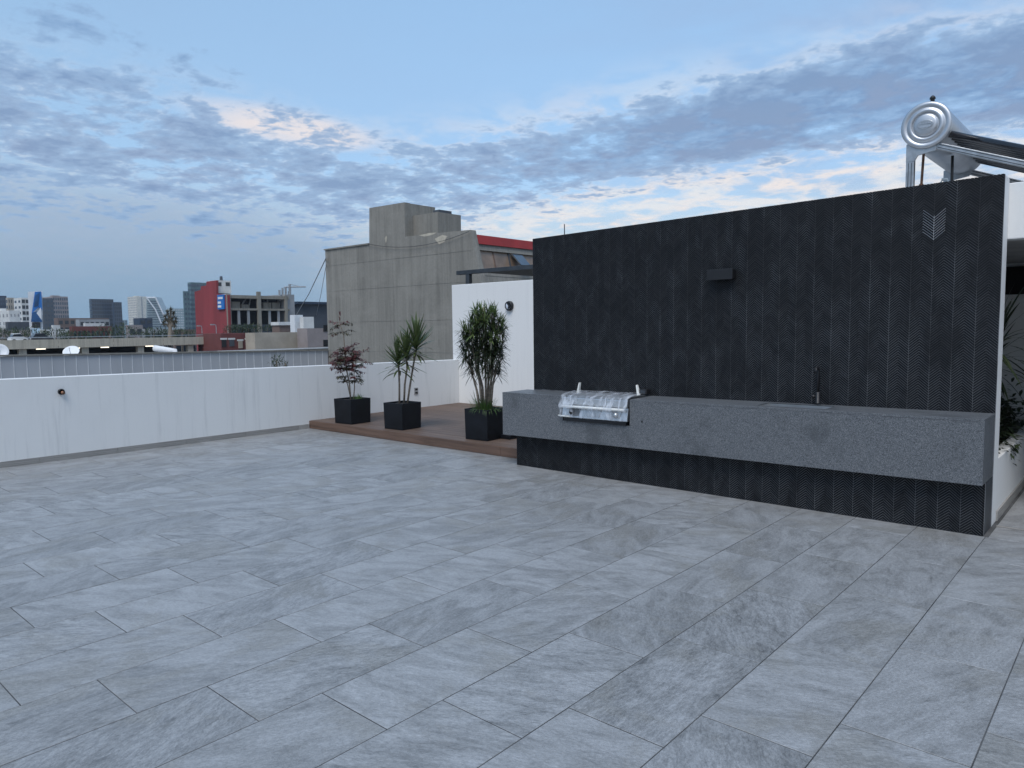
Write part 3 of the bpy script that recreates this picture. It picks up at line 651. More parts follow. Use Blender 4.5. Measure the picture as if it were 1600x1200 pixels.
# 1: red-tinged nandina
c1, zs = planter(549, 664, 0, 0, .40, .385, R(4), 'black cube planter of the reddish leafed shrub beside the white parapet')
nd = thing('nandina_shrub', 'sparse reddish nandina shrub with one tall stem in a black planter', 'shrub', (c1.x, c1.y, zs))
rg = random.Random(3)
def to3(u, v, c): # pixel in the vertical plane through c that faces the camera
    n = Vector((FW.x, FW.y, 0)); d = ray(u, v); return EYE+d*((c-EYE).dot(n)/d.dot(n))
S1 = [to3(548, 622, c1), to3(546, 600, c1), to3(541, 575, c1), to3(539, 550, c1), to3(537, 525, c1), to3(531, 505, c1), to3(531, 492, c1)]
S2 = [to3(552, 622, c1), to3(554, 605, c1), to3(553, 585, c1), to3(556, 565, c1), to3(553, 548, c1)]
S3 = [to3(549, 622, c1), to3(543, 600, c1), to3(534, 582, c1), to3(526, 568, c1)]
for st, r0 in ((S1, .013), (S2, .010), (S3, .010)):
    st[0].z = zs-.02
    MB().tube(st, [r0*(1-.75*i/len(st)) for i in range(len(st))], 7).build('stem', M['bark'], nd, True)
red, olv, tw = MB(), MB(), MB()
def frond(base, az_, elv, L_, mb, nl=7):
    d = Vector((math.cos(az_)*math.cos(elv), math.sin(az_)*math.cos(elv), math.sin(elv))); p = base; pts = [p]
    for i in range(5): p = p+d*L_/5; d = (d+Vector((0, 0, -.10))).normalized(); pts.append(p)
    tw.tube(pts, [.0028]*3+[.002]*3, 4, False)
    for q in pts[2:]:
        for s in range(nl):
            a2 = az_+rg.uniform(-1.7, 1.7); leaf(mb, q+Vector((rg.uniform(-.02, .02), rg.uniform(-.02, .02), rg.uniform(-.015, .015))), (math.cos(a2), math.sin(a2), rg.uniform(-.5, .25)), rg.uniform(.045, .075), rg.uniform(.016, .025), .5, n=2)
for (u, v, n, mbs) in ((545, 578, 15, .75), (540, 563, 20, .85), (552, 560, 14, .9), (546, 553, 12, .8), (537, 548, 5, .6), (532, 520, 5, .45), (531, 508, 7, .35), (550, 590, 7, .35), (543, 595, 5, .3), (528, 572, 7, .7), (556, 572, 5, .5)):
    b = to3(u, v, c1)
    for k in range(n): frond(b, k*6.28/n+rg.uniform(-.4, .4), rg.uniform(-.2, .75), rg.uniform(.10, .29 if v > 540 else .22), red if rg.random() < mbs else olv, 8 if v > 540 else 6)
for k in range(22):
    b = to3(531, 502-k*.6, c1); a2 = rg.uniform(0, 6.28); leaf(red, b, (math.cos(a2)*.5, math.sin(a2)*.5, 1), .05, .014, .1, n=2)
tw.build('twigs', M['bark'], nd, fix=False); red.build('red_foliage', M['leaf_red'], nd, fix=False)['kind'] = 'stuff'; olv.build('bronze_foliage', M['leaf_olive'], nd, fix=False)['kind'] = 'stuff'
g_ = blade_tuft('grass_tuft', M['grass'], c1+Vector((.10, .02, .365)), .07, 50, .04, .11, None, 5); tag(g_, 'small green grass tuft at the foot of the reddish shrub', 'grass')

# 2: dracaena with three heads
c2, zs = planter(629, 673, 0, 0, .39, .385, R(4), 'black cube planter holding the three-stemmed spiky plant, middle of the deck')
dr = thing('dracaena', 'spiky dracaena with three bare stems and rosettes of strap leaves', 'plant', (c2.x, c2.y, zs))
lm = MB(); leaf(lm, (0, 0, 0), (0, 1, .0), 1.0, .10, .0, .3, 5); lmesh = lm.mesh('leaf')
lm2 = MB(); leaf(lm2, (0, 0, 0), (0, 1, .25), 1.0, .10, .8, .3, 6); lmesh2 = lm2.mesh('leaf')
for m_ in (lmesh, lmesh2): m_.materials.append(M['leaf_drac'])
for (path, n, Lm) in (([(624, 629), (624, 600), (623, 575), (621, 560)], 60, .36), ([(631, 629), (633, 600), (637, 575), (636, 548)], 64, .38), ([(636, 629), (641, 600), (646, 570), (650, 548), (651, 533)], 84, .43)):
    st = [to3(u, v, c2) for u, v in path]; st[0].z = zs-.02
    if path[0][0] == 631: st = [q+Vector((FW.x, FW.y, 0))*(-.03*i) for i, q in enumerate(st)]
    MB().tube(st, [.015-.004*i/len(st) for i in range(len(st))], 8).build('stem', M['bark'], dr, True)
    for k in range(n):
        f = k/n; a2 = k*2.399; elv = R(84)-f*R(108)+rg.uniform(-.12, .12); b = st[-1]-(st[-1]-st[-2]).normalized()*f*.20
        d = Vector((math.cos(a2)*math.cos(elv), math.sin(a2)*math.cos(elv), math.sin(elv)))
        o = bpy.data.objects.new('leaf', lmesh2 if f > .55 and rg.random() < .8 else lmesh); COL.objects.link(o)
        L_ = Lm*rg.uniform(.75, 1.08); yv = d; xv = yv.cross(Vector((0, 0, 1))).normalized(); zv = xv.cross(yv)
        o.matrix_world = Matrix.Translation(b) @ Matrix(((xv.x, yv.x, zv.x, 0), (xv.y, yv.y, zv.y, 0), (xv.z, yv.z, zv.z, 0), (0, 0, 0, 1))) @ Matrix.Diagonal((L_*.9, L_, L_*.8, 1))
        par(o, dr)
# 3: dense multi-stemmed shrub
c3, zs = planter(762, 690, 0, 0, .39, .405, R(4), 'black cube planter with grass spilling over its rim beside the counter')
ps = thing('leafy_shrub', 'dense dark green multi-stemmed shrub with narrow leaves in the grassy planter', 'shrub', (c3.x, c3.y, zs))
dk_, tip = MB(), MB(); cen = to3(757, 540, c3)
stems = [((750, 632), (745, 610), (738, 585), (733, 555), (728, 525)), ((756, 634), (754, 605), (748, 580), (746, 540), (742, 505)), ((759, 634), (759, 600), (758, 560), (757, 510), (756, 480)), ((763, 634), (766, 605), (770, 575), (772, 540), (776, 505)), ((766, 632), (770, 600), (776, 575), (782, 550), (788, 520)), ((761, 634), (763, 595), (766, 555), (768, 515), (768, 485)), ((754, 634), (750, 600), (744, 570), (738, 535), (735, 515))]
for si, path in enumerate(stems):
    st = [to3(u, v, c3) for u, v in path]; dep = [0, .03, -.05, .06, -.08, .1, -.1][si]
    st = [q+Vector((FW.x, FW.y, 0))*dep*i*.35 for i, q in enumerate(st)]; st[0].z = zs-.02
    MB().tube(st, [.017-.0026*i for i in range(len(st))], 8).build('stem', M['bark'], ps, True)
rg = random.Random(11)
vx = Vector((RT.x, RT.y, 0)).normalized(); vy = Vector((FW.x, FW.y, 0)).normalized(); ppm = 119.5
ros = []
for k in range(400):                        # rosettes at the ends of the branches, kept apart from each other
    v = rg.uniform(484, 584); hw = 35*math.sin(math.pi*min(1, max(.06, (v-466)/150)))**.75; a2 = rg.uniform(0, 6.28); q = math.sqrt(rg.uniform(.08, 1))
    hw *= 1+.34*mnoise.noise(Vector((math.cos(a2)*1.7, math.sin(a2)*1.7, v*.03+4)))
    if v > 560 and rg.random() < .65: continue
    b = to3(757+hw*math.cos(a2)*q, v, c3)+vy*(hw/ppm*math.sin(a2)*q*.95)
    if all((b-r_[0]).length > .088 for r_ in ros): ros.append((b, vx*math.cos(a2)*q+vy*math.sin(a2)*q, v, q))
hub = [to3(757, 600, c3), to3(757, 560, c3)]
tw3 = MB()
for b, out, v, q in ros:
    low_b = b+Vector((0, 0, -.16))-out*.10; tw3.tube([low_b, (low_b+b)/2-out*.01, b], [.006, .005, .004], 5, False)
    ax = (out*.75+Vector((0, 0, 1.0 if v < 520 else .55))).normalized(); fresh = v < 528
    for j in range(34 if v < 555 else 22):
        az_ = j*2.399+rg.uniform(-.3, .3); sp_a = rg.uniform(.35, 1.75); s1 = ax.orthogonal().normalized(); s2_ = ax.cross(s1)
        d = ax*math.cos(sp_a)+(s1*math.cos(az_)+s2_*math.sin(az_))*math.sin(sp_a)
        leaf(tip if fresh and sp_a < 1.2 and rg.random() < .85 else dk_, b-ax*.045*rg.random(), d, rg.uniform(.11, .22), rg.uniform(.011, .017), rg.uniform(.3, 1.0), n=3)
tw3.build('twigs', M['bark'], ps, fix=False)
print('rosettes', len(ros))
dk_.build('foliage', M['leaf_dark'], ps, fix=False)['kind'] = 'stuff'; tip.build('young_foliage', M['leaf_tip'], ps, fix=False)['kind'] = 'stuff'
g_ = MB(); rg = random.Random(21)
for k in range(340):
    f = rg.random(); a2 = rg.uniform(0, 6.28); q = rg.uniform(0, .19)
    b = c3+Vector((math.cos(a2)*q, math.sin(a2)*q*.9, .37)); edge = q > .12 and (math.cos(a2) > -.2)
    leaf(g_, b, (math.cos(a2)*(.9 if edge else .4), math.sin(a2)*(.9 if edge else .4), 1), rg.uniform(.08, .22), .006, rg.uniform(1.2, 3.2) if edge else rg.uniform(.4, 1.2), n=5)
for k in range(14):
    b = c3+Vector((-.12+rg.uniform(-.04, .04), rg.uniform(-.1, .1), .37)); leaf(g_, b, (rg.uniform(-.4, .1), rg.uniform(-.3, .3), 1), rg.uniform(.15, .30), .007, .5, n=4)
tag(g_.build('grass_tuft', M['grass'], fix=False), 'long green grass spilling over the rim of the planter by the counter', 'grass')
sp = MB().box(c3.x+.10, c3.x+.34, c3.y+.10, c3.y+.30, DZ+.001, DZ+.055).build('drip_tray', M['black_plastic'], bevel=.006); tag(sp, 'low black tray on the deck behind the grassy planter', 'tray')

# plants in the passage planter
rg = random.Random(5)
pt_ = thing('passage_dracaena', 'dark spiky plant leaning out of the passage planter', 'plant', (XR-.25, 7.6, .44))
mb = MB()
for (hx, hy, hz, n) in ((-1.02, 7.35, 1.42, 44), (-1.12, 8.0, 1.25, 36)):
    MB().tube([(hx-.05, hy, .42), (hx-.02, hy+.02, .9), (hx, hy, hz)], [.02, .017, .013], 7).build('stem', M['bark'], pt_, True)
    for k in range(n):
        a2 = k*2.399; elv = R(80)-k/n*R(120); leaf(mb, (hx, hy, hz-.12*k/n), (math.cos(a2)*math.cos(elv), math.sin(a2)*math.cos(elv), math.sin(elv)), rg.uniform(.38, .6), .026, rg.uniform(.4, 1.0), n=6)
mb.build('foliage', M['leaf_dark'], pt_, fix=False)['kind'] = 'stuff'
sh = thing('passage_shrub', 'low leafy bush filling the passage planter', 'shrub', (XR-.3, 7.9, .44)); mb = MB()
for k in range(1500):
    b = Vector((XR-.32+rg.gauss(0, .13), rg.uniform(7.0, 9.6), .46+abs(rg.gauss(0, .19)))); a2 = rg.uniform(0, 6.28); leaf(mb, b, (math.cos(a2), math.sin(a2), rg.uniform(-.3, .9)), rg.uniform(.06, .12), rg.uniform(.025, .045), .5, n=2)
for k in range(60):
    b = Vector((XR-.02+rg.uniform(-.06, .03), 7.65+rg.gauss(0, .12), .52-abs(rg.gauss(0, .07)))); a2 = rg.uniform(-1, 1); leaf(mb, b, (math.cos(a2), math.sin(a2), -.5), .06, .025, .6, n=2)
mb.build('foliage', M['leaf_dark'], sh, fix=False)['kind'] = 'stuff'; MB().tube([(XR-.3, 7.9, .42), (XR-.3, 7.9, .7)], .02, 6).build('stem', M['bark'], sh)

# ------------------------------------------------------------------ bulkhead light on the end wall
p = on(797, 478, 1, YE); bl = thing('round_wall_lamp', 'round black bulkhead lamp with pale lens high on the white end wall', 'lamp', p)
MB().lathe([(-.002, .088), (.045, .088), (.06, .078), (.062, .066), (.05, .064)], p, (0, -1, 0), 32).build('ring', M['black_metal'], bl, True)
MB().lathe([(.049, .064), (.058, .055), (.064, .03), (.066, .004)], p, (0, -1, 0), 32).build('lens', M['lens'], bl, True)
MB().prism([p+Vector((.0, -.067, .064)), p+Vector((-.03, -.067, .05)), p+Vector((.01, -.067, 0)), p+Vector((.0, -.067, -.055)), p+Vector((.045, -.067, -.04)), p+Vector((.063, -.067, 0)), p+Vector((.045, -.067, .045))], (0, -.012, 0)).build('half_shade', M['black_metal'], bl)

# dark steel pergola beam behind the end wall
YPg = 10.6
pg = thing('steel_canopy', 'dark grey steel canopy beam and post rising behind the white end wall', 'canopy', (-10.3, YPg, 0))
a, b = on(715, 427, 1, YPg), on(732, 440, 1, YPg)
MB().box(a.x, XL+2.5, YPg-.04, YPg+.06, a.z-.035, a.z+.045).build('beam', M['graphite'], pg, bevel=.004)
MB().box(a.x+.25, XL+2.5, YPg+.061, YPg+2.2, a.z+.02, a.z+.044).build('roof_sheet', M['graphite'], pg)
MB().box(b.x-.05, b.x+.05, YPg-.035, YPg+.055, -12, a.z-.036).build('post', M['graphite'], pg, bevel=.004)

# ------------------------------------------------------------------ solar water heater on the roof
YT = 7.02
tcn_ = (on(1447, 157, 1, YT)+on(1447, 234, 1, YT))/2; tcx, tcz = tcn_.x, (on(1447, 158, 1, YT).z+on(1447, 233, 1, YT).z)/2
RA = (on(1486, 192, 1, YT).x-on(1408, 198, 1, YT).x)/2*1.0
ht_ = thing('solar_water_heater', 'stainless solar water heater with round tank and dark vacuum tubes on the roof', 'water heater', (tcx, YT+.7, 2.42))
TLn = 1.55
MB().lathe([(0, RA-.012), (.012, RA), (TLn-.012, RA), (TLn, RA-.012)], (tcx, YT+.01, tcz), (0, 1, 0), 48).build('tank', M['tank'], ht_, True)
MB().lathe([(.03, RA+.004), (-.004, RA+.004), (-.012, RA-.006), (-.012, RA-.030), (-.004, RA-.038), (-.004, RA-.046), (-.018, RA-.054), (-.022, RA-.075), (-.016, RA*.56), (-.006, RA*.53), (-.006, RA*.50), (-.024, RA*.46), (-.028, RA*.40), (-.028, .001)], (tcx, YT, tcz), (0, 1, 0), 56).build('end_cap', M['tank'], ht_, True)
c_ = Vector((tcx, YT-.0295, tcz))            # pressed oval badge
MB().add([tuple(c_+Vector((math.cos(w)*RA*.33, 0, math.sin(w)*RA*.2))) for w in [i*math.pi/12 for i in range(24)]]+[tuple(c_+Vector((math.cos(w)*RA*.31, -.003, math.sin(w)*RA*.18))) for w in [i*math.pi/12 for i in range(24)]], [(i, (i+1) % 24, (i+1) % 24+24, i+24) for i in range(24)]+[tuple(range(24, 48))]).build('badge', M['galv'], ht_)
for r_ in range(2):
    for q in range(7-r_*2):
        cx_ = tcx-RA*.22+RA*.44*(q+.5)/(7-r_*2)*1.0; cz_ = tcz+.012-.028*r_; MB().box(cx_-.007, cx_+.007, YT-.0350, YT-.0330, cz_-.008, cz_+.008).build('embossed_mark', M['tank'], ht_)
MB().lathe([(-.01, .016), (.03, .016), (.035, .024), (.05, .02), (.062, .008)], (tcx+.03, YT+.06, tcz+RA), (0, 0, 1), 14).build('vent_cap', M['black_metal'], ht_, True)
# tubes run down to the right
tdir = Vector((1, 0, -.40)).normalized()
for k in range(12):
    y = YT+.09+k*.122; a = Vector((tcx+RA*.78, y, tcz-RA*.42)); MB().tube([a-tdir*.05, a+tdir*1.75], .029, 12).build('vacuum_tube', M['tube_glass'], ht_, True)
    MB().lathe([(0, .04), (.03, .036)], a-tdir*.02, tdir, 14).build('seal_ring', M['black_metal'], ht_, True)
for y in (YT+.035, YT+TLn-.05):             # side frames
    a = Vector((tcx+RA*.15, y, tcz-RA-.035)); e = a+tdir*2.0; e.z = max(e.z, 2.50)
    foot = Vector((tcx-RA*.62, y, 2.42)); top = Vector((tcx-RA*.62, y, tcz-RA*.98))
    MB().box(foot.x-.032, foot.x+.032, y-.025, y+.025, 2.42, top.z+.0).build('rear_leg', M['galv'], ht_, bevel=.006)
    MB().prism([(foot.x-.032, y-.028, top.z-.10), (foot.x+.034, y-.028, top.z-.10), (foot.x+.06, y-.028, top.z-.055), (tcx+RA*.42, y-.028, tcz-RA-.03), (tcx+RA*.42, y-.028, tcz-RA+.055), (foot.x-.032, y-.028, top.z+.05)], (0, -.018, 0)).build('cradle', M['galv'], ht_, bevel=.003)
    b = Vector((tcx+RA*.40, y, tcz-RA+.012)); nrm = Vector((-tdir.z, 0, tdir.x))
    vsb = []
    for f in (0, 1.78):
        for s in (-.026, .026):
            for w in (-.022, .022): vsb.append(tuple(b+tdir*f+nrm*s+Vector((0, w, 0))))
    MB().add(vsb, [(0, 1, 3, 2), (4, 6, 7, 5), (0, 4, 5, 1), (2, 3, 7, 6), (0, 2, 6, 4), (1, 5, 7, 3)]).build('sloping_rail', M['galv'], ht_, bevel=.005)
    for s in (-.012, .012):
        g0 = b+nrm*s+Vector((0, -.0235, 0)); MB().tube([g0+tdir*.02, g0+tdir*1.76], .0028, 4).build('rail_groove_shade', M['graphite'], ht_)  # thin dark rods stand for the shade in the rail grooves
        MB().tube([(foot.x+s, y-.0265, 2.43), (foot.x+s, y-.0265, top.z-.11)], .0025, 4).build('leg_groove_shade', M['graphite'], ht_)  # dark rods again, drawing the groove shade on the leg
    ft = b+tdir*1.72; MB().box(ft.x-.03, ft.x+.03, y-.024, y+.024, 2.42, ft.z-.02).build('front_leg', M['galv'], ht_, bevel=.004)
MB().tube([(tcx-RA*.6, YT+.06, 2.62), (tcx+.7, YT+TLn-.08, 2.75)], .014, 6).build('cross_brace', M['galv'], ht_)
MB().tube([(tcx-RA*.6, YT+TLn-.08, 2.95), (tcx+.9, YT+.06, 2.52)], .014, 6).build('cross_brace', M['galv'], ht_)
MB().tube([(tcx-.05, YT+.18, tcz-RA+.01), (tcx-.06, YT+.18, 2.8), (tcx-.075, YT+.18, 2.42)], .011, 8).build('copper_pipe', M['copper'], ht_, True)
MB().lathe([(0, .018), (.03, .018)], (tcx-.062, YT+.18, 2.76), (0, 0, 1), 10).build('pipe_joint', M['copper'], ht_, True)
MB().tube([(tcx+.10, YT+.55, tcz-RA+.01), (tcx+.10, YT+.55, 2.42)], .012, 8).build('drain_pipe', M['black_metal'], ht_, True)
MB().tube([(tcx+.06, YT+.30, 2.42), (tcx+.06, YT+.30, 2.80), (tcx+.075, YT+.31, 2.83), (tcx+.10, YT+.33, 2.83), (tcx+.115, YT+.34, 2.80), (tcx+.115, YT+.34, 2.42)], .013, 8).build('valve_loop', M['clearpipe'], ht_, True)
MB().box(tcx+.0, tcx+.05, YT+.27, YT+.33, 2.70, 2.78).build('valve_body', M['clearpipe'], ht_, bevel=.008)

# ------------------------------------------------------------------ neighbouring concrete building
YN = 30.0
cb = thing('concrete_building', 'large windowless grey board-marked concrete building beyond the deck', 'building', (-36, YN+8, -12))
def fx(u, v): q = on(u, v, 1, YN); return (q.x, YN, q.z)
def up(u, v, z): q = fx(u, v); return (q[0], YN, z)
A = fx(508, 390); B = fx(577, 381); C_ = fx(577, 325); D_ = fx(632, 316); E_ = fx(633, 368); F_ = fx(684, 364); G_ = fx(735, 359); H_ = fx(752, 440)
tx = (H_[0]-G_[0])/(G_[2]-H_[2]); bot = -12
xbot = G_[0]+tx*(G_[2]-bot)*.45
MB().prism([(A[0], YN, bot), (xbot, YN, bot), (xbot, YN, H_[2]-3), H_, G_, F_, (E_[0], YN, F_[2]+.05), (D_[0], YN, D_[2]), C_, B, A], (0, -.44, 0)).build('facade_slab', M['concrete'], cb)
dTall = on(680, 328, 0, D_[0]).y
MB().box(C_[0]+.01, D_[0]-.01, YN+.441, dTall, F_[2]-2, D_[2]-.02).build('tall_block', M['concrete'], cb)
MB().box(A[0]+.02, C_[0], YN+.441, YN+12, -12, A[2]-.06).build('main_block', M['concrete'], cb); MB().box(C_[0]+.01, G_[0]-1.6, YN+.441, YN+12, -12, F_[2]-.25).build('main_block', M['concrete'], cb)
# pour joints: shallow proud ribs across the facade
for (v0, v1) in ((410, 395), (452, 441), (503, 497), (548, 549)):
    a, b = fx(511, v0), fx(744+(v1-395)*.05, v1); z0, z1 = a[2], b[2]; zz = (z0+z1)/2
    MB().box(A[0]+.02, min(b[0], xbot)-.4, YN-.011, YN+.02, zz-.05, zz+.05).build('pour_joint', M['concrete'], cb)
for u in (547,):
    q = fx(u, 470); MB().box(q[0]-.05, q[0]+.05, YN-.012, YN+.02, -4, A[2]-.3).build('pour_joint', M['concrete'], cb)
MB().box(A[0]-.06, B[0], YN-.08, YN+9, A[2]-.055, A[2]+.03).build('coping', M['concrete'], cb)
# lift house right of the tall block
L0 = fx(633, 337); L1 = fx(684, 331)
yb = YN+.7; q0 = on(636, 338, 1, yb); q1 = on(684, 331, 1, yb); rbk = on(720, 338, 0, q1.x)
MB().box(q0.x, q1.x, yb, rbk.y, F_[2]-1, q1.z).build('lift_house', M['concrete'], cb); MB().box(q0.x+2.0, q1.x-.3, yb+.4, rbk.y-.5, q1.z+.001, q1.z+.22).build('lift_house_roof', M['dkgrey'], cb)
# office wing receding behind the battered edge, red fascia on top
xs = on(742, 372, 1, YN+.6).x; ya, yb2 = YN+.45, YN+28
def zof(u, v): return on(u, v, 0, xs).z
zf1, zf0, zb0, zw0, zb1 = zof(745, 367), zof(745, 381.5), zof(745, 391), zof(752, 421), zof(755, 432)
bat = tx*.9
def band(n, z0, z1, m, out=0., y0=ya, y1=yb2, th=.35):
    x1_, x0_ = xs+bat*(zf1-z1)+out, xs+bat*(zf1-z0)+out
    return MB().prism([(x0_, y0, z0), (x0_, y1, z0), (x1_, y1, z1), (x1_, y0, z1)], (th, 0, 0)).build(n, m, cb)
band('red_fascia', zf0, zf1, M['red_fascia'], .12); band('beam', zb0, zf0-.01, M['concrete'], .02); band('beam', zb1, zw0, M['concrete'], .02); band('wing_wall', -12, zb1-.01, M['concrete'], .0)
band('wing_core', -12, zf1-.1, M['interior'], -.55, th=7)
y = ya+.25; k = 0
while y < yb2-1:
    band('window_pane', zw0+.01, zb0-.01, M['tanglass'], -.12, y, y+1.25, .06)
    band('mullion', zw0+.01, zb0-.01, M['dkgrey'] if k % 2 else M['brown'], -.06, y+1.26, y+1.33, .1)
    if k % 3 == 2:
        hx_ = xs+bat*(zf1-zb0); MB().prism([(hx_+.05, y+.1, zb0-.05), (hx_+.05, y+1.1, zb0-.05), (hx_+.75, y+1.1, zw0+.35), (hx_+.75, y+.1, zw0+.35)], (.05, 0, .03)).build('open_sash', M['blueglass'], cb)
        MB().tube([(hx_+.05, y+.1, zb0-.05), (hx_+.75, y+.1, zw0+.35)], .05, 6).build('sash_frame', M['black_metal'], cb)
    y += 1.34; k += 1
a, b = Vector(fx(577, 381)), Vector(fx(735, 362)); sag = [a.lerp(b, i/12)+Vector((0, -.12, -.5*4*(i/12)*(1-i/12))) for i in range(13)]
MB().tube(sag, .014, 5).build('sagging_wire', M['black_metal'], cb)
rg = random.Random(8)
for u, v, w_, h_ in ((689, 372, .55, .35), (603, 372, .12, .3), (668, 366, .8, .12)):
    q = fx(u, v); MB().prism([(q[0]-w_, YN-.006, q[2]), (q[0]-w_*.3, YN-.006, q[2]-h_), (q[0]+w_*.5, YN-.006, q[2]-h_*.7), (q[0]+w_, YN-.006, q[2]+h_*.2), (q[0]+w_*.2, YN-.006, q[2]+h_*.5)], (0, -.02, 0)).build('patched_spall', M['conc_pale'], cb)
# stay cables off its left edge
for (u0, v0, u1, v1, lb) in ((508, 402, 463, 470, 'thick'), (508, 412, 494, 470, 'thin')):
    a = far(u0+2, v0, 52.5); b = far(u1, v1+22, 75)
    t_ = tag(MB().tube([a, (a+b)/2+Vector((0, 0, -.25)), b], .035 if lb == 'thick' else .02, 5).build('stay_cable', M['grey']), f'{lb} stay cable slanting down from the left edge of the concrete building', 'cable')

# ------------------------------------------------------------------ standing-seam metal wall next door
XS = A[0]
mw = thing('metal_sheet_wall', 'long grey sheet-metal wall with pale vertical seams behind the white parapet', 'wall', (XS, 18, -12))
zA, zB = on(0, 556, 0, XS).z, on(510, 547, 0, XS).z; yA, yB = on(0, 556, 0, XS).y, YN-.05
def zs_(y): return zA+(zB-zA)*(y-yA)/(yB-yA)
y = -4.0; stp = on(40, 560, 0, XS).y-on(19.5, 560, 0, XS).y
while y < yB:
    y1 = min(y+stp, yB); zt_ = min(zs_(y), zs_(y1))
    MB().box(XS-.05, XS, y+.001, y1-.001, zt_-2.6, zt_-.03).build('sheet_panel', M['panel'], mw); MB().box(XS+.001, XS+.018, y-.013, y+.013, zt_-2.6, zt_-.035).build('seam', M['seam'], mw); y = y1
MB().prism([(XS+.09, -4, zs_(-4)-.03), (XS+.09, yB, zs_(yB)-.03), (XS+.09, yB, zs_(yB)+.05), (XS+.09, -4, zs_(-4)+.05)], (.22, 0, 0)).build('cap_flashing', M['concrete'], mw)
MB().box(XS-18, XS-.06, -4, yB, -12, zA-1.5).build('roof_block', M['slab_top'], mw)
# dishes on that roof
def dish(u, v, rad, face, label):
    c = on(u, v, 0, XS-1.2); t_ = thing('satellite_dish', label, 'satellite dish', (c.x, c.y, zA-1.5)); f = Vector(face).normalized()
    MB().lathe([(-.10*rad/.4, .02), (-.085*rad/.4, rad*.35), (-.05*rad/.4, rad*.7), (0, rad), (.004, rad*.99), (-.045*rad/.4, rad*.69), (-.08*rad/.4, rad*.33), (-.09*rad/.4, .01)], c, f, 28).build('reflector', M['white_print'], t_, True)
    MB().tube([c-f*.1, c-f*.25+Vector((0, 0, -.2)), (c.x-f.x*.25, c.y-f.y*.25, zA-1.5)], .03, 6).build('mast', M['galv'], t_); MB().tube([c+Vector((0, 0, -rad*.9)), c+f*rad*.9+Vector((0, 0, -rad*.1))], .015, 5).build('feed_arm', M['galv'], t_)
dish(111, 549, .42, (.65, -.45, .75), 'white satellite dish tilted up to the sky on the metal wall roof')
dish(-1, 549, .42, (1, -.15, .35), 'white satellite dish facing the terrace at the end of the metal wall roof')
a, b = on(241, 544, 0, XS-4), on(272, 548, 0, XS-3.0)
t_ = tag(MB().tube([a, b, b+Vector((0, .3, -2))], .20, 12).build('vent_duct', M['seam'], smooth=True), 'pale slanting round vent duct on the roof behind the metal wall', 'duct')
# weeds poking up behind the parapet
def clump(name, label, u, v, D, rw, rh, n, ls, mat, seed, cat='shrub', group=None, trunk=True, ground=-12.0):
    c = far(u, v, D); rg = random.Random(seed); t_ = thing(name, label, cat, (c.x, c.y, ground), group); mb = MB()
    for k in range(n):
        a = Vector((rg.gauss(0, 1), rg.gauss(0, 1), rg.gauss(0, 1))).normalized(); q = rg.uniform(.35, 1)**.5*(1+.35*mnoise.noise(a*1.7+Vector((seed, 0, 0))))
        b = c+Vector((a.x*rw*q, a.y*rw*q, a.z*rh*q)); d = Vector((rg.gauss(0, 1), rg.gauss(0, 1), rg.gauss(0, 1)))
        leaf(mb, b, d, ls*rg.uniform(.6, 1.4), ls*rg.uniform(.4, .7), .3, n=1)
    mb.build('crown', mat, t_, fix=False)['kind'] = 'stuff'
    if trunk: MB().tube([(c.x, c.y, ground), (c.x, c.y, c.z-rh*.4), (c.x+rw*.1, c.y, c.z+rh*.3)], [max(.05, rw*.09), max(.04, rw*.06), .02], 7).build('trunk', M['bark'], t_, True)
    return t_
clump('tall_weed', 'small green weed poking up just behind the white parapet', 432, 567, 25, .22, .30, 160, .12, M['tree_leaf'], 2, ground=-1.2)
clump('low_weed', 'tiny green sprout beside the larger weed behind the white parapet', 446, 569, 25, .10, .14, 50, .09, M['tree_leaf'], 4, ground=-1.2)

# ------------------------------------------------------------------ parking garage
XG = -118.0
def gz(u, v): return on(u, v, 0, XG)
pg2 = thing('parking_garage', 'long stained concrete parking deck with dark open storey below', 'building', (XG-12, 80, -12))
p0, p1 = gz(0, 529), gz(345, 527); ya_, yb_ = p0.y-30, p1.y; zt_, zb_ = (p0.z+p1.z)/2, (gz(0, 543).z+gz(345, 540).z)/2
MB().box(XG-28, XG, ya_, yb_, zb_+.3, zb_+.7).build('deck_slab', M['conc_pale'], pg2)
y = ya_
while y < yb_: MB().box(XG-.25, XG+.001, y+.03, min(y+7.4, yb_)-.03, zb_, zt_-.05).build('spandrel', M['conc_pale'], pg2); y += 7.4
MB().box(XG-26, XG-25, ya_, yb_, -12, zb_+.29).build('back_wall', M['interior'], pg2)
MB().box(XG-28, XG-.3, ya_, yb_, -12, zb_-3.4).build('lower_floor', M['brown'], pg2)
for u in (37, 135, 222, 300, -60): q = gz(u, 550); MB().box(XG-1.2, XG-.35, q.y-.45, q.y+.45, zb_-3.4, zb_+.29).build('column', M['conc_pale'], pg2)
for (u0, u1, v) in ((57, 71, 545.5), (119, 132, 544.5), (158, 170, 543.5), (228, 240, 543)):
    a, b = on(u0, v, 0, XG-9), on(u1, v, 0, XG-9); MB().box(XG-9.2, XG-8.9, a.y, b.y, zb_-.3, zb_-.12).build('ceiling_lamp', M['lamp'], pg2)
for k in range(40): # rail above the spandrel
    pass
MB().tube([(XG-.12, ya_, zt_+.25), (XG-.12, yb_, zt_+.25)], .05, 5).build('guard_rail', M['galv'], pg2)
y = ya_
while y < yb_: MB().tube([(XG-.12, y, zt_-.06), (XG-.12, y, zt_+.25)], .04, 5).build('rail_post', M['galv'], pg2); y += 3.7
